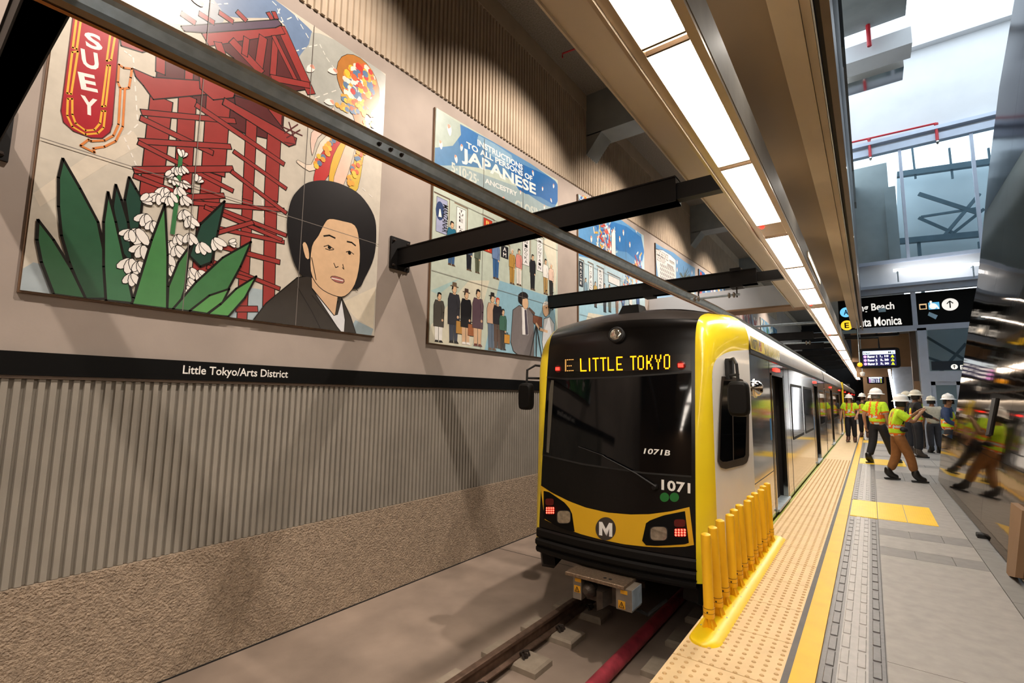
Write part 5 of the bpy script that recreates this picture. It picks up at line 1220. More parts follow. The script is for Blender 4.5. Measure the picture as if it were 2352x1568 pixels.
# fluorescent tube under the glass
t = thing('tube_light', 'long white tube light on brackets under the atrium glass', 'lamp', (1.8, 21.1, 6.2))
a = P(2052, 621, 21.2); b = P(2249, 606, 21.2)
mb = MB(); mb.tube([a, b], .05, 10); mb.build('tube', 'tube', t)
for f in (.05, .93):
    q = a.lerp(b, f); mb = MB(); mb.box(q.x-.02, q.x+.02, 21.17, 21.5, q.z-.05, q.z-.02); mb.box(q.x-.02, q.x+.02, 21.17, 21.2, q.z-.42, q.z); mb.build('bracket', 'galv', t)
# upper slabs
mb = MB(); mb.box(-.2, 9, 21.2, 22.2, 14.2, 15.4); struct(mb.build('ceiling_edge_beam', 'wconc'), 'pale concrete edge beam over the atrium wall', 'beam')
mb = MB(); a = P(2092, 60, 17.5); c = P(2088, 100, 17.5)
mb.box(-.06, a.x, 17.5, 18.3, c.z, a.z, 0); struct(mb.build('ceiling_box_beam', 'wconc'), 'pale concrete box beam jutting into the atrium', 'beam')
mb = MB(); mb.box(-.06, 1.45, 18.5, 19.3, c.z-.1, c.z+.5); struct(mb.build('trim_6', 'stain'), 'polished steel soffit strip under the box beam', 'trim')
mb = MB(); mb.box(-.06, 1.5, 9, 17.4, 13.0, 13.4); mb.box(-.06, 9, YB0, 15.6, 13.0, 13.4); struct(mb.build('ceiling_upper', 'gconc'))  # wide slab extended out of view to darken the cladding's reflections
mb = MB(); mb.tube([(.6, 17.2, 12.3), (.6, 17.2, 13.2)], .06, 8); tag(mb.build('sprinkler_drop', 'red'), 'short dark red pipe stub under the upper concrete slab', 'pipe')
# red sprinkler pipes on the white wall
t = thing('sprinkler_pipe', 'thin red sprinkler pipe with two drops on the white atrium wall', 'pipe', (1.2, 21.3, 11.3))
a, b, c, d = P(1938, 252, 21.3), P(1943, 330, 21.3), P(2150, 283, 21.3), P(2153, 322, 21.3)
mb = MB(); mb.tube([a, b], .03, 8); mb.tube([b, c], .035, 8); mb.build('main_pipe', 'red', t)
for l in ([c, d], [P(1996, 318, 21.3), P(1999, 360, 21.3)]):
    mb = MB(); mb.tube(l, .045, 8); mb.lathe([(.06, 0), (.06, .06)], l[0], 8, (0, 0, -1)); dr = mb.build('drop', 'red', t)
    mb = MB(); mb.lathe([(.03, 0), (.05, .06), (.02, .14)], l[1], 8, (0, 0, -1)); mb.build('sprinkler_head', 'chrome', dr)
mb = MB(); l = [onx(1290, 122, -4.3), onx(1326, 110, -4.0)]; l = [onz(1292, 123, 9.6), onz(1330, 109, 9.6)]
mb.tube([l[0]+Vector((0, 0, -.1)), l[0], l[1], Vector((l[1].x, l[1].y, 9.8))], .02, 8); tag(mb.build('sprinkler_branch', 'red'), 'short red sprinkler branch under the dark concrete ceiling', 'pipe')
# glazed lift enclosure
t = thing('lift_enclosure', 'pale steel framed glass lift enclosure behind the polished steel wall', 'lift', (2, 21.5, 0))
mb = MB(); mb.box(1.42, 1.66, 21.4, 21.7, 0, 4.1); mb.build('corner_post', 'steelw', t)
mb = MB(); mb.box(2.75, 2.95, 21.4, 21.7, 0, 4.1); mb.build('corner_post', 'steelw', t)
mb = MB(); mb.box(1.66, 2.75, 21.42, 21.68, 2.27, 2.62); mb.build('cross_rail', 'steelw', t)
mb = MB(); mb.box(1.7, 2.75, 21.5, 21.51, 2.62, 4.05); mb.build('pane', 'pane', t)
mb = MB(); mb.box(1.72, 2.7, 21.45, 21.49, 2.65, 2.95); bs = mb.build('sign_strip', mat('strip_navy', '1b2733', .4, noise=(4, .1)), t)
q = P(2192, 842, 21.44); mb = MB(); mb.lathe([(.085, 0), (.085, .004)], q, 18, (0, -1, 0)); mb.build('arrow_roundel', em_w, bs)
mb = MB(); mb.box(q.x-.01, q.x+.01, q.y-.012, q.y-.006, q.z-.05, q.z+.04); mb.tube([(q.x-.035, q.y-.009, q.z+.01), (q.x, q.y-.009, q.z+.05), (q.x+.035, q.y-.009, q.z+.01)], .009, 5); mb.build('arrow', 'sign', bs)
ctext(bs, 'E', (2206, 848), (2213, 847), .14, 21.445, em_w)
mb = MB(); mb.box(1.66, 1.78, 21.45, 21.6, 0, 2.27); mb.box(2.3, 2.42, 21.45, 21.6, 0, 2.27); mb.box(1.66, 2.42, 21.45, 21.6, 2.15, 2.27); mb.box(1.66, 2.42, 21.45, 21.6, 0, .2); mb.box(1.66, 2.42, 21.45, 21.6, 1.2, 1.28); mb.build('door_frame', 'steelw', t)
mb = MB(); mb.box(1.78, 2.3, 21.52, 21.53, .2, 2.15); mb.build('door_pane', 'pane', t)
for l in (((1.75, 22.6, 3.9), (2.75, 22.6, 3.0)), ((1.7, 22.8, 3.2), (2.7, 22.8, 2.7)), ((2.75, 22.5, 3.6), (2.0, 22.5, 2.6))):
    mb = MB(); mb.tube(l, .06, 4); mb.build('brace', tm, t)
mb = MB(); mb.box(1.5, 3.0, 23.6, 23.7, 0, 4.4); struct(mb.build('wall_lift_back', mat('lift_back', '9fb0b8', .6, noise=(1, .1))), 'pale wall behind the lift', 'wall')
# brown column and far hall
mb = MB(); mb.box(1.24, 1.41, 21.9, 22.3, 0, 4.1, 0); tag(mb.build('column_casing', 'browncol'), 'tall dark bronze column casing left of the lift enclosure', 'column')
mb = MB(); mb.box(1.26, 1.41, 21.8, 21.9, 1.6, 2.3, 0); struct(mb.build('trim_7', 'brown'))
for nm, b_ in (('wall_far_soffit', (-.55, .92, 26, 26.3, 3.3, 4.6)), ('wall_far_downstand', (-.55, 4, 33, 33.3, 2.9, 5.2)), ('wall_far_pier', (-.34, .9, 40.1, 40.4, 0, 5.2))):
    mb = MB(); mb.box(*b_); struct(mb.build(nm, 'brown'))
mb = MB(); mb.box(-.75, .95, 22.3, 22.4, 4.15, 4.5); struct(mb.build('window_2', mat('clerestory', '9fb9c6', .2, noise=(3, .1))))
mb = MB(); 
for x in (-.25, .32, .95): mb.box(x-.03, x+.03, 22.27, 22.42, 4.0, 4.55)
mb.box(-.75, .95, 22.27, 22.42, 3.98, 4.08); struct(mb.build('trim_8', 'darkslot'))
t = thing('roller_shutter', 'ribbed pale steel roller shutter in the far hall above the hard hats', 'shutter', (1.0, 30, 0))
a = P(2048, 845, 30); b = P(2094, 920, 30); mb = MB(); nsl = 9
for k in range(nsl):
    z0 = -0.0+(a.z+.05)*k/nsl; z1 = (a.z+.05)*(k+1)/nsl
    mb.quad((a.x, 30.0, z0), (b.x+.1, 30.0, z0), (b.x+.1, 30.04, z1), (a.x, 30.04, z1)); mb.quad((a.x, 30.04, z1), (b.x+.1, 30.04, z1), (b.x+.1, 30, z1), (a.x, 30, z1))
mb.build('slats', 'shutter', t)
mb = MB(); mb.tube([P(2042, 848, 29.9), (lambda a_, b_: a_.lerp(b_, (a_.z-.04)/(a_.z-b_.z)))(P(2042, 848, 29.9), P(2062, 962, 29.9))], .05, 6); tag(mb.build('edge_light', 'tube'), 'bright slanting strip light along the shutter edge', 'lamp')
# departure screens
def screen(label, x0, y0, x1, y1, Y, rows=True):
    a = P(x0, y1, Y); b = P(x1, y0, Y); cx_, cz = (a.x+b.x)/2, (a.z+b.z)/2; w_, h_ = b.x-a.x, abs(b.z-a.z); za = cz-h_/2
    t = thing('departure_screen', label, 'screen', (cx_, Y, cz), 'departure screens')
    n = 24; mb = MB(); pts = []
    for k in range(n):
        an = 2*math.pi*k/n; pts.append((cx_+w_/2*math.copysign(abs(math.cos(an))**.2, math.cos(an)), cz+h_/2*math.copysign(abs(math.sin(an))**.2, math.sin(an))))
    mb.prism(pts, lambda p, q, t_: (p, Y+t_, q), 0, .16); mb.build('housing', 'sign', t)
    W_, H_ = w_*.80, h_*.76; xl = cx_-W_/2; zt = cz+H_/2; yf = Y-.004
    scm = mat('screen_navy', '0a0a33', .3, emit=.8, ecol='10104a'); 
    mb = MB(); mb.box(xl, xl+W_, Y-.003, Y+.01, zt-H_, zt); mb.build('display', scm, t)
    mb = MB(); mb.quad((xl+.01, yf-.002, zt-.26*H_), (xl+W_-.01, yf-.002, zt-.26*H_), (xl+W_-.01, yf-.002, zt-.03*H_), (xl+.01, yf-.002, zt-.03*H_)); hd = mb.build('header', mat('screen_pale', 'cfe0ee', .4, emit=1.0), t)
    for s_, u0_, u1_ in (('Dest', .03, .24), ('Min', .78, .95)):
        mb = MB(); mb.text(s_, (xl+W_*u0_, yf-.004, zt-.22*H_), (W_*(u1_-u0_), 0, 0), (0, 0, .14*H_), bold=.02); mb.build('lettering', 'txtb', hd)
    lit = mat('screen_white', 'ffffff', .4, emit=1.4)
    for r in range(3):
        zz = zt-H_*(.47+.24*r)
        for s_, u0_, u1_ in (('Row %d' % (r+1), .15, .44), ('%d, %d' % (r+1, 10*(r+1)), .53, .78)):
            mb = MB(); mb.text(s_, (xl+W_*u0_, yf-.003, zz), (W_*(u1_-u0_), 0, 0), (0, 0, .15*H_), bold=.03); mb.build('lettering', lit, t)
        mb = MB(); mb.lathe([(.085*H_, 0), (.085*H_, .002)], (xl+W_*.075, yf-.002, zz+.075*H_), 14, (0, -1, 0)); rr_ = mb.build('route_roundel', mat('screen_pink', 'e58ad8', .4, emit=1.2), t)
        mb = MB(); x = xl+W_*.90; mb.add([(x-.055*W_, yf-.003, zz-.01*H_), (x+.055*W_, yf-.003, zz-.01*H_), (x, yf-.003, zz+.18*H_)], [(0, 1, 2)]); wt = mb.build('alert_symbol', mat('screen_lime', 'c8dc1e', .4, emit=1.2), t)
        mb = MB(); mb.box(x-.005, x+.005, yf-.006, yf-.004, zz+.03*H_, zz+.11*H_); mb.build('mark', 'txtb', wt)
    mb = MB(); mb.tube([(cx_+.02, Y+.08, cz+h_/2), (cx_+.02, Y+.08, cz+h_/2+.35), (cx_-.42 if Y > 30 else cx_-.95, Y+.08, cz+h_/2+.37)], .03, 8); mb.build('hanger', 'black', t)
    if Y > 30:
        mb = MB(); mb.tube([(cx_-.3, Y+.08, cz+h_/2+.3), (cx_-.3, Y+.08, 5.3)], .03, 8); mb.build('drop_rod', 'black', t)
screen('nearer departure screen with rows of times, hanging under the brown soffit', 1974, 797, 2066, 846, 20)
screen('smaller, farther departure screen hanging beyond the first screen', 1992, 863, 2030, 881, 36)
# beacon and camera cluster beside the trough
q = P(1975, 837, 19); t = thing('beacon_lamp', 'small amber beacon lamp beside the light trough', 'lamp', tuple(q))
mb = MB(); mb.lathe([(.03, -.07), (.065, -.04), (.07, 0), (.05, .05), (0, .07)], q, 14); mb.build('globe', mat('amber_lens', 'f0a012', .3, emit=.9), t)
mb = MB(); mb.tube([q+Vector((0, 0, .06)), Vector((q.x, q.y, 4.3))], .012, 6); mb.build('stem', 'galv', t)
q = P(1981, 858, 22); t = thing('ceiling_camera', 'small pale ceiling camera below the amber beacon', 'camera', tuple(q))
mb = MB(); mb.lathe([(0, -.10), (.06, -.08), (.08, 0), (.08, .05), (.03, .07)], q, 14); mb.build('dome', 'white', t)
mb = MB(); mb.tube([q+Vector((0, 0, .06)), Vector((q.x, q.y, 4.3))], .015, 6); mb.build('stem', 'galv', t)
# daylight lamp strips of the far hall and a pair of ceiling conduits over the far track
for i, (z, y) in enumerate(((4.6, 21.8), (4.7, 26.4), (4.75, 31.2))):
    mb = MB(); mb.tube([(-5.8, y, z), (-1.2, y, z)], .045, 8); tag(mb.build('conduit', 'galv'), 'pale conduit crossing over the far track, ' + ('nearest', 'middle', 'farthest')[i] + ' of the three', 'conduit', 'conduits over the far track')
# ================================================================== PEOPLE
def skin(name, nodes, edges, m, parent, sub=2, mats=None, assign=None):
    # nodes: {key:(x,y,z,r)}; the first node is the root
    ks = list(nodes); ix = {k: i for i, k in enumerate(ks)}
    me = bpy.data.meshes.new(name); me.from_pydata([nodes[k][:3] for k in ks], [(ix[a], ix[b]) for a, b in edges], [])
    o = bpy.data.objects.new(name, me); COL.objects.link(o)
    md = o.modifiers.new('s', 'SKIN'); md.use_smooth_shade = True
    sv = me.skin_vertices[0].data
    for k in ks:
        r = nodes[k][3]; sv[ix[k]].radius = r if isinstance(r, tuple) else (r, r)
    sv[0].use_root = True
    s2 = o.modifiers.new('b', 'SUBSURF'); s2.levels = sub; s2.render_levels = sub
    dg = bpy.context.evaluated_depsgraph_get(); nm = bpy.data.meshes.new_from_object(o.evaluated_get(dg))
    bpy.data.objects.remove(o); bpy.data.meshes.remove(me); nm.name = name
    o = bpy.data.objects.new(name, nm); COL.objects.link(o); o.parent = parent
    nm.materials.clear()
    for x in (mats or [m]): nm.materials.append(M[x] if isinstance(x, str) else x)
    for p in nm.polygons:
        p.use_smooth = True; p.material_index = assign(p.center) if assign else 0
    return o
cloth = lambda n, c: mat('cloth_'+n, c, .8, noise=(18, .12), bump=(25, .3, .01))
skinm = lambda c: mat('skin_'+c, c, .5, noise=(10, .06))
HV = dict(lime=cloth('lime', 'c6ee2a'), orange=cloth('orange', 'f5741a'), silver=mat('cloth_silver', 'dfe3dc', .4, .1, noise=(9, .05)))
def person(label, pos, rz, H, J, top, legs, shoe='1d1a18', skc='b98a68', hairc='1c1714', sleeve='short', vest=None, hat='f0eee9', beard=False, glasses=False, extra=None, bag=None, female=False):
    """J: joint offsets in metres for a 1.75 m figure facing +Y; keys override the standing pose."""
    k = H/1.75
    j = dict(pelvis=(0, 0, .96), waist=(0, 0, 1.10), chest=(0, .005, 1.30), neck=(0, 0, 1.47), head0=(0, .015, 1.55), head1=(0, .03, 1.64), head2=(0, .015, 1.71))
    for s_, n in ((-1, 'L'), (1, 'R')):
        j.update({'hip'+n: (s_*.095, 0, .90), 'knee'+n: (s_*.10, .015, .49), 'ank'+n: (s_*.105, -.02, .085), 'toe'+n: (s_*.12, .16, .03), 'sh'+n: (s_*.185, -.01, 1.41), 'el'+n: (s_*.245, -.03, 1.13), 'wr'+n: (s_*.25, .05, .88)})
    j.update(J); j = {a: tuple(v*k for v in b) for a, b in j.items()}
    t = thing('person', label, 'person', pos); t.rotation_euler = (0, 0, rz)
    rad = dict(pelvis=(.135, .10), waist=(.125, .095), chest=(.15, .105), neck=.055, head0=.068, head1=.088, head2=.075)
    for n in 'LR': rad.update({'hip'+n: .085, 'knee'+n: .058, 'ank'+n: .042, 'toe'+n: .03, 'sh'+n: .062, 'el'+n: .042, 'wr'+n: .030})
    nd = {a: (*j[a], (tuple(x*k for x in rad[a]) if isinstance(rad[a], tuple) else rad[a]*k)) for a in rad}
    ed = [('pelvis', 'waist'), ('waist', 'chest'), ('chest', 'neck'), ('neck', 'head0'), ('head0', 'head1'), ('head1', 'head2')]
    for n in 'LR': ed += [('pelvis', 'hip'+n), ('hip'+n, 'knee'+n), ('knee'+n, 'ank'+n), ('ank'+n, 'toe'+n), ('chest', 'sh'+n), ('sh'+n, 'el'+n), ('el'+n, 'wr'+n)]
    # hands with five fingers
    for n, s_ in (('L', -1), ('R', 1)):
        w_ = Vector(j['wr'+n]); d = (w_-Vector(j['el'+n])).normalized(); side_ = d.cross(Vector((0, 0, 1)))
        if side_.length < .3: side_ = Vector((0, 1, 0))
        side_.normalize(); nn = side_.cross(d).normalized()
        pm = w_+d*.055*k; nd['pm'+n] = (*pm, (.040*k, .022*k)); ed.append(('wr'+n, 'pm'+n))
        for q, (o_, ln) in enumerate(((-.030, .062), (-.010, .075), (.010, .072), (.029, .056))):
            b = pm+d*.04*k+side_*o_*k; m1 = b+d*ln*.5*k-nn*.008*k; m2 = b+d*ln*k-nn*.026*k
            for z_, v in zip('abc', (b, m1, m2)): nd['f%d%s%s' % (q, z_, n)] = (*v, .0095*k)
            ed += [('pm'+n, 'f%da%s' % (q, n)), ('f%da%s' % (q, n), 'f%db%s' % (q, n)), ('f%db%s' % (q, n), 'f%dc%s' % (q, n))]
        th = pm-d*.01*k-side_*.038*k; th2 = th+d*.035*k-side_*.022*k-nn*.01*k
        nd['tha'+n] = (*th, .012*k); nd['thb'+n] = (*th2, .010*k); ed += [('pm'+n, 'tha'+n), ('tha'+n, 'thb'+n)]
    hd = Vector(j['head1']); up = (Vector(j['head2'])-Vector(j['head0'])).normalized(); ft = J.get('face', (0, 1, 0)); ft = Vector(ft).normalized()
    ft = (ft-up*ft.dot(up)).normalized(); rt = ft.cross(up)
    nose = hd+ft*.098*k-up*.025*k; nd['nose'] = (*nose, .014*k); ed.append(('head1', 'nose'))
    chin = Vector(j['head0'])+ft*.05*k-up*.0*k; nd['chin'] = (*chin, .045*k); ed.append(('head0', 'chin'))
    skin('body', nd, ed, skinm(skc), t, 2)
    # face
    mb = MB()
    for s_ in (-1, 1):
        mb.lathe([(.012*k, 0), (.010*k, .006*k), (0, .008*k)], hd+ft*.080*k+rt*s_*.033*k+up*.005*k, 8, ft)
    o = mb.build('eyes', 'txtb'); o.parent = t
    mb = MB(); mb.tube([hd+ft*.086*k-up*.062*k-rt*.022*k, hd+ft*.092*k-up*.064*k, hd+ft*.086*k-up*.062*k+rt*.022*k], .005*k, 6); o = mb.build('mouth', skinm('8a4a40')); o.parent = t
    for s_ in (-1, 1):
        mb = MB(); mb.lathe([(.005, 0), (.022*k, .008*k), (.026*k, .02*k), (.01, .024*k)], hd+rt*s_*.082*k-up*.015*k-ft*.005*k, 8, rt*s_); o = mb.build('ear', skinm(skc)); o.parent = t
    # hair: shell round the back and sides of the head
    mb = MB(); nu = 14
    def hp(a, v):   # a around, v 0..1 bottom to top
        an = math.radians(60+240*a); r = (.096-.02*max(0, v-.6))*k
        return hd + (ft*math.cos(an)+rt*math.sin(an))*r*math.cos(max(0, v-.55)*2.6) + up*(-.085*(1.6 if female else 1)+.17*v+(.085*.6 if female else 0)*v)*k
    mb.grid(hp, nu, 6); o = mb.build('hair', mat('hair_'+hairc, hairc, .7, noise=(40, .3))); o.parent = t
    for p in o.data.polygons: p.use_smooth = True
    md = o.modifiers.new('th', 'SOLIDIFY'); md.thickness = .012
    if beard:
        nd2 = {'a': (*(hd+ft*.075*k-up*.085*k), .038*k), 'b': (*(hd+ft*.05*k-up*.05*k+rt*.055*k), .022*k), 'c': (*(hd+ft*.05*k-up*.05*k-rt*.055*k), .022*k)}
        skin('beard', nd2, [('a', 'b'), ('a', 'c')], mat('hair_'+hairc, hairc, .7), t)
    if glasses:
        mb = MB()
        for s_ in (-1, 1):
            c_ = hd+ft*.098*k+rt*s_*.034*k+up*.005*k
            mb.tube([c_+rt*.026*k*math.cos(a*.7854)+up*.02*k*math.sin(a*.7854) for a in range(9)], .004*k, 5, cap=False); mb.tube([c_+rt*s_*.026*k, hd+rt*s_*.092*k+up*.005*k], .004*k, 5)
        o = mb.build('glasses', 'black'); o.parent = t
    # hard hat: dome with a brim
    if hat:
        hc = hd+up*.035*k-ft*.005*k; mb = MB(); n = 24; R1 = [(.150, -.012), (.147, .000), (.122, .012), (.120, .04), (.108, .085), (.082, .115), (.045, .130), (0, .134)]
        vs = []; 
        for r, h in R1:
            for q in range(n):
                a = 2*math.pi*q/n; rr_ = r*(1.10 if math.cos(a) > 0 and r > .13 else 1.0)*(1+.10*abs(math.cos(a)))
                vs.append(hc+(ft*math.cos(a)*rr_+rt*math.sin(a)*rr_*.92+up*h)*k)
        mb.add(vs, [(i*n+q, i*n+(q+1) % n, (i+1)*n+(q+1) % n, (i+1)*n+q) for i in range(len(R1)-1) for q in range(n)])
        mb.add([v for v in vs[:n]], [tuple(range(n-1, -1, -1))])
        ridge = [hc+(ft*x*.118+up*(z+.01))*k for x, z in ((1, .05), (.8, .09), (.4, .122), (0, .134), (-.4, .122), (-.8, .09), (-1, .05))]
        mb.tube(ridge, .012*k, 6); o = mb.build('hard_hat', mat('hat_'+hat, hat, .3, noise=(5, .03), coat=.3)); o.parent = t
        for p in o.data.polygons: p.use_smooth = True
    # trousers, boots
    tr = {a: (*j[a], r*k) for a, r in (('pelvis', .135), ('hipL', .112), ('hipR', .112), ('kneeL', .092), ('kneeR', .092), ('ankL', .080), ('ankR', .080))}
    tr['pelvis'] = (*j['pelvis'], (.15*k, .125*k)); tr['wst'] = (*Vector(j['pelvis']).lerp(Vector(j['waist']), .7), (.15*k, .115*k))
    for n in 'LR':
        v_ = Vector(j['ank'+n]).lerp(Vector(j['knee'+n]), .20); tr['ank'+n] = (*v_, .080*k)
    skin('trousers', tr, [('pelvis', 'wst'), ('pelvis', 'hipL'), ('pelvis', 'hipR'), ('hipL', 'kneeL'), ('hipR', 'kneeR'), ('kneeL', 'ankL'), ('kneeR', 'ankR')], cloth(legs, legs), t)
    for n in 'LR':
        a, b = Vector(j['ank'+n]), Vector(j['toe'+n]); d = (b-a); d.z = 0; d.normalize(); hz = Vector((a.x, a.y, a.z-.04*k))-d*.035*k
        fn = {'k': (a.x, a.y, max(a.z, hz.z+.04*k), .068*k), 'u': (a.x, a.y, a.z+.16*k, .068*k), 'h': (hz.x, hz.y, hz.z+.012*k, .056*k), 'm': (*hz.lerp(Vector((b.x, b.y, hz.z)), .58), .060*k), 't': (b.x, b.y, b.z+.022*k, (.056*k, .050*k))}
        sh_ = skin('boot', fn, [('k', 'u'), ('k', 'h'), ('k', 'm'), ('m', 't')], mat('leather_'+shoe, shoe, .35, noise=(12, .15)), t)
        mb = MB(); sd = Vector((-d.y, d.x, 0)); h0 = hz-d*.035*k; f0 = b+d*.025*k; zz = min(a.z-.085*k, b.z-.03*k)
        pts = [h0+sd*.036*k, h0-sd*.036*k, f0-d*.07*k-sd*.044*k, f0-sd*.018*k, f0+sd*.018*k, f0-d*.07*k+sd*.044*k]
        mb.add([(p.x, p.y, zz) for p in pts]+[(p.x, p.y, zz+.028*k) for p in pts], [tuple(range(5, -1, -1)), tuple(range(6, 12))]+[(i, (i+1) % 6, (i+1) % 6+6, i+6) for i in range(6)])
        o = mb.build('sole', 'rubber'); o.parent = sh_
    # shirt with sleeves
    st = {'chest': (*j['chest'], (.182*k, .140*k)), 'waist': (*j['waist'], (.176*k, .142*k)), 'hem': (*Vector(j['pelvis']).lerp(Vector(j['waist']), -.55), (.192*k, .162*k)), 'neck': (*Vector(j['chest']).lerp(Vector(j['neck']), .85), .068*k)}
    e2 = [('chest', 'waist'), ('waist', 'hem'), ('chest', 'neck')]
    for n in 'LR':
        st['sh'+n] = (*j['sh'+n], .090*k); e2.append(('chest', 'sh'+n))
        if sleeve == 'long':
            st['el'+n] = (*j['el'+n], .062*k); st['wr'+n] = (*Vector(j['el'+n]).lerp(Vector(j['wr'+n]), .9), .045*k); e2 += [('sh'+n, 'el'+n), ('el'+n, 'wr'+n)]
        else:
            st['el'+n] = (*Vector(j['sh'+n]).lerp(Vector(j['el'+n]), .82), .088*k); e2.append(('sh'+n, 'el'+n))
    cz = j['chest'][2]; wz = j['waist'][2]; pz = j['pelvis'][2]
    def hiv(c):
        x = c.x; z = c.z
        # cuff stripes
        for n in 'LR':
            if sleeve == 'short':
                a = Vector(j['sh'+n]); b = a.lerp(Vector(j['el'+n]), .82); u = (Vector(c)-a).dot(b-a)/(b-a).length_squared
                if u > .72 and (Vector(c)-a.lerp(b, min(1, u))).length < .13*k: return 1 if u < .88 or u > .97 else 2
        f = (z-pz)/(cz-pz)
        mid = j['waist'][0]+(j['chest'][0]-j['waist'][0])*max(0, (z-wz)/(cz-wz))
        if -.18 < f < -.08 or .04 < f < .12 or .34 < f < .42 or .54 < f < .62: return 1
        if -.08 <= f <= .04 or .42 <= f <= .54: return 2 if int((x/k+5)/.05) % 3 else 1
        if f > .62 and .06*k < abs(x-mid) < .105*k: return 1
        return 0
    if vest == 'shirt': skin('vest', st, e2, None, t, 3, [HV['lime'], HV['orange'], HV['silver']], hiv)
    else: skin('shirt', st, e2, cloth(top, top), t, 2)
    if vest == 'vest':
        vt = {'chest': (*j['chest'], (.195*k, .152*k)), 'waist': (*j['waist'], (.190*k, .155*k)), 'hem': (*Vector(j['pelvis']).lerp(Vector(j['waist']), -.5), (.200*k, .172*k))}
        for n in 'LR': vt['sh'+n] = (*Vector(j['chest']).lerp(Vector(j['sh'+n]), .62)[:2], j['sh'+n][2]-.01*k, .095*k)
        skin('vest', vt, [('chest', 'waist'), ('waist', 'hem'), ('chest', 'shL'), ('chest', 'shR')], None, t, 3, [HV['lime'], HV['orange'], HV['silver']], hiv)
    if extra: extra(t, j, k)
    return t
def pouch(t, j, k):
    c = Vector(j['pelvis'])+Vector((.19, .06, .06))*k
    nd = {'a': (*c, (.10*k, .085*k)), 'b': (*(c+Vector((.02, .02, .12))*k), (.09*k, .07*k))}
    o = skin('belt_pouch', nd, [('a', 'b')], mat('pouch_black', '17161a', .6, noise=(20, .2)), t)
    mb = MB(); mb.tube([c+Vector((.0, .0, .17))*k, Vector(j['chest'])+Vector((.10, .12, .0))*k, Vector(j['shL'])+Vector((.06, .02, .07))*k], .012*k, 6); s_ = mb.build('strap', 'black'); s_.parent = o
def phone(t, j, k):
    w_ = Vector(j['wrR']).lerp(Vector(j['wrL']), .5)+Vector((0, .06, .06))*k
    mb = MB(); mb.cbox(w_, .075*k, .012*k, .15*k); return mb
def paper(hand):
    def f(t, j, k):
        w_ = Vector(j['wr'+hand])+Vector((.0, .16, -.05))*k
        mb = MB(); mb.add([w_+Vector(v)*k for v in ((-.10, -.05, .02), (.12, -.08, .02), (.13, .14, -.03), (-.09, .16, -.03), (-.10, -.05, .012), (.12, -.08, .012), (.13, .14, -.038), (-.09, .16, -.038))], [(0, 1, 2, 3), (7, 6, 5, 4), (0, 4, 5, 1), (1, 5, 6, 2), (2, 6, 7, 3), (3, 7, 4, 0)])
        o = mb.build('paper', 'white', loc=None); o.matrix_world = Matrix.Translation(t.location) @ Matrix.Rotation(t.rotation_euler.z, 4, 'Z')
        tag(o, 'sheet of white paper held by the person in the plaid shirt', 'paper')
    return f
def badge(t, j, k):
    c = Vector(j['chest']); mb = MB(); mb.tube([c+Vector((-.07, .06, .17))*k, c+Vector((0, .155, -.06))*k, c+Vector((.07, .06, .17))*k], .006*k, 5); o = mb.build('lanyard', 'black'); o.parent = t
    mb = MB(); mb.cbox(c+Vector((0, .16, -.12))*k, .07*k, .008, .10*k); b = mb.build('badge', 'white'); b.parent = t
fl = lambda x, y: (lambda q: (q.x, q.y, .009))(onz(x, y, 0))
R_d = math.radians
# nearest: brown trousers, leaning back, taking a picture, facing right (+X)
person('person in rust brown trousers and lime vest with raised arms, nearest the camera', fl(2072, 1104), R_d(-78), 1.72,
  dict(pelvis=(0, -.02, .93), waist=(.0, -.03, 1.08), chest=(0, -.02, 1.28), neck=(0, .03, 1.45), head0=(0, .07, 1.52), head1=(0, .09, 1.60), head2=(0, .07, 1.67), hipL=(-.09, -.02, .88), hipR=(.09, -.02, .88),
       kneeL=(-.10, -.04, .48), ankL=(-.10, -.20, .10), toeL=(-.11, -.02, .03), kneeR=(.10, .14, .50), ankR=(.11, .20, .10), toeR=(.13, .38, .03),
       shR=(.19, 0, 1.38), shL=(-.19, 0, 1.38), elR=(.24, .20, 1.20), wrR=(.12, .36, 1.38), elL=(-.22, .20, 1.22), wrL=(-.08, .36, 1.40), face=(0, 1, .1)),
  'c6ee2a', '8a5a2c', skc='a87a58', vest='shirt', extra=pouch)
# second: black trousers, back turned, short beard of grey hair
person('grey-haired person in lime vest and black trousers behind the one in brown trousers', fl(2022, 1064), R_d(-35), 1.86,
  dict(kneeL=(-.11, -.04, .50), ankL=(-.12, -.22, .10), toeL=(-.14, -.06, .03), kneeR=(.11, .16, .52), ankR=(.12, .34, .10), toeR=(.14, .52, .04), elL=(-.25, -.10, 1.14), wrL=(-.25, -.06, .90), face=(.7, .8, 0)),
  'c6ee2a', '1c1a1d', skc='b08060', hairc='77726c', vest='shirt')
person('person in lime vest with lanyard, walking toward the camera on the tan strip', fl(1957, 1015), R_d(172), 1.78, dict(kneeR=(.09, .10, .50), ankR=(.09, .08, .09), toeR=(.11, .26, .03), elL=(-.27, .02, 1.14), wrL=(-.22, .16, .98), elR=(.28, -.02, 1.14), wrR=(.30, .04, .90)),
  'c6ee2a', '18171a', shoe='5b3a28', skc='c8987a', hairc='6b4630', vest='shirt', extra=badge, female=True)
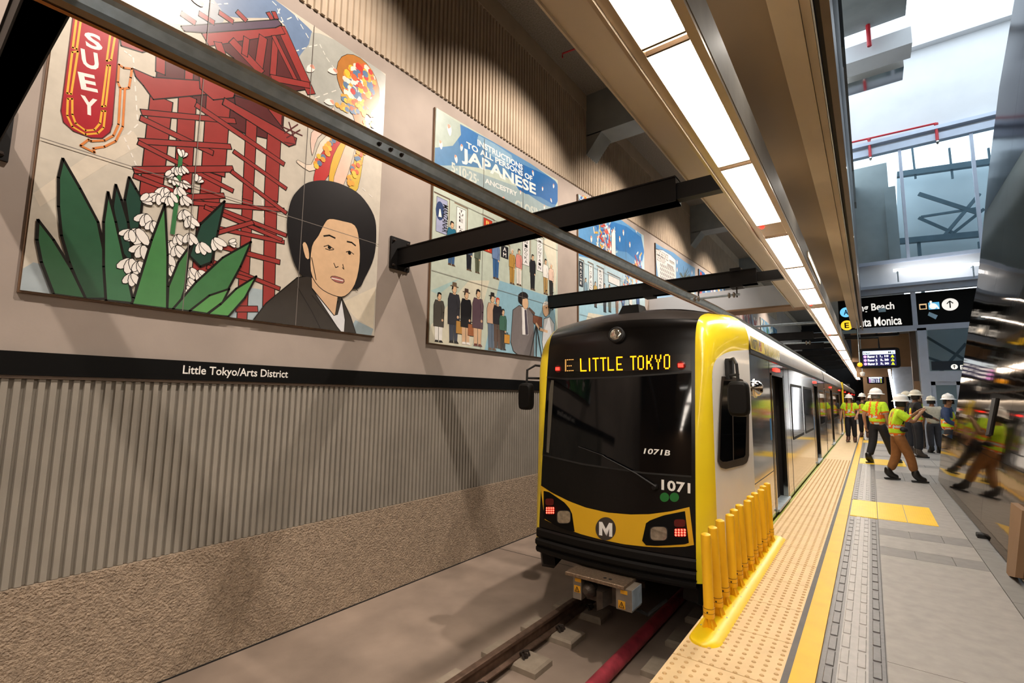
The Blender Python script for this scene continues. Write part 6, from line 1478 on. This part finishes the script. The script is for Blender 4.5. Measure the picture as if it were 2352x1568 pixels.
person('bearded person in lime vest over a black shirt, beside the one with the lanyard', fl(1987, 1004), R_d(168), 1.86, dict(elL=(-.24, .02, 1.14), wrL=(-.20, .18, 1.0)), '17171a', '15151a', shoe='5b3a28', skc='a8795c', vest='vest', beard=True, sleeve='long')
person('person in dark jacket, orange vest and tan hard hat before the bronze column', fl(2112, 1050), R_d(-80), 1.86, dict(elR=(.22, .12, 1.16), wrR=(.12, .34, 1.06), elL=(-.22, .12, 1.16), wrL=(-.12, .34, 1.06), face=(0, 1, 0)), '1d1b1c', '1c1c22', shoe='4a4038', skc='7a543c', vest='vest', sleeve='long', hat='ddd3bd')
person('person in dark clothes and tan hard hat half hidden behind the jacketed person', fl(2090, 1040), R_d(-70), 1.84, dict(), '1d1b1c', '23242b', shoe='4a3a30', skc='8a6046', vest='vest', sleeve='long', hat='ddd3bd')
person('person in lime vest and black trousers standing far behind the jacketed person', fl(2124, 1026), R_d(-100), 1.80, dict(elR=(.24, .10, 1.16), wrR=(.14, .30, 1.08)), 'c6ee2a', '17171a', skc='a8795c', vest='shirt')
person('distant person in white hard hat between the lime vests on the platform', fl(2005, 992), R_d(180), 1.82, dict(), 'e8e4dc', '2a2a33', skc='b98a68', vest='vest')
person('distant person in white hard hat beside the train, behind the one with the lanyard', (-.80, 28.2, .004), R_d(180), 1.74, dict(), '3a3f4a', '1c1c22', skc='a8795c', vest='vest')
q = onz(2172, 1075, 0)
def plaidfix(t, j, k):
    paper('R')(t, j, k)
pl = person('person in blue plaid shirt and striped vest, half hidden by the polished steel wall', (q.x+.13, q.y, .004), R_d(-105), 1.74, dict(elL=(-.30, -.02, 1.16), wrL=(-.10, .24, 1.06), elR=(.27, .02, 1.15), wrR=(.12, .27, 1.0), face=(.75, .67, 0)), '2f4064', '25272e', skc='a87a58', vest='vest', sleeve='long', glasses=True, extra=plaidfix)
q2 = onz(2150, 1050, 0)
person('person in pale tan hard hat mostly hidden behind the one in plaid', (q2.x+.12, q2.y+1.5, .004), R_d(20), 1.72, dict(), 'd8cfb8', '3a3a40', skc='8f6448', hat='e3dac4', vest=None)
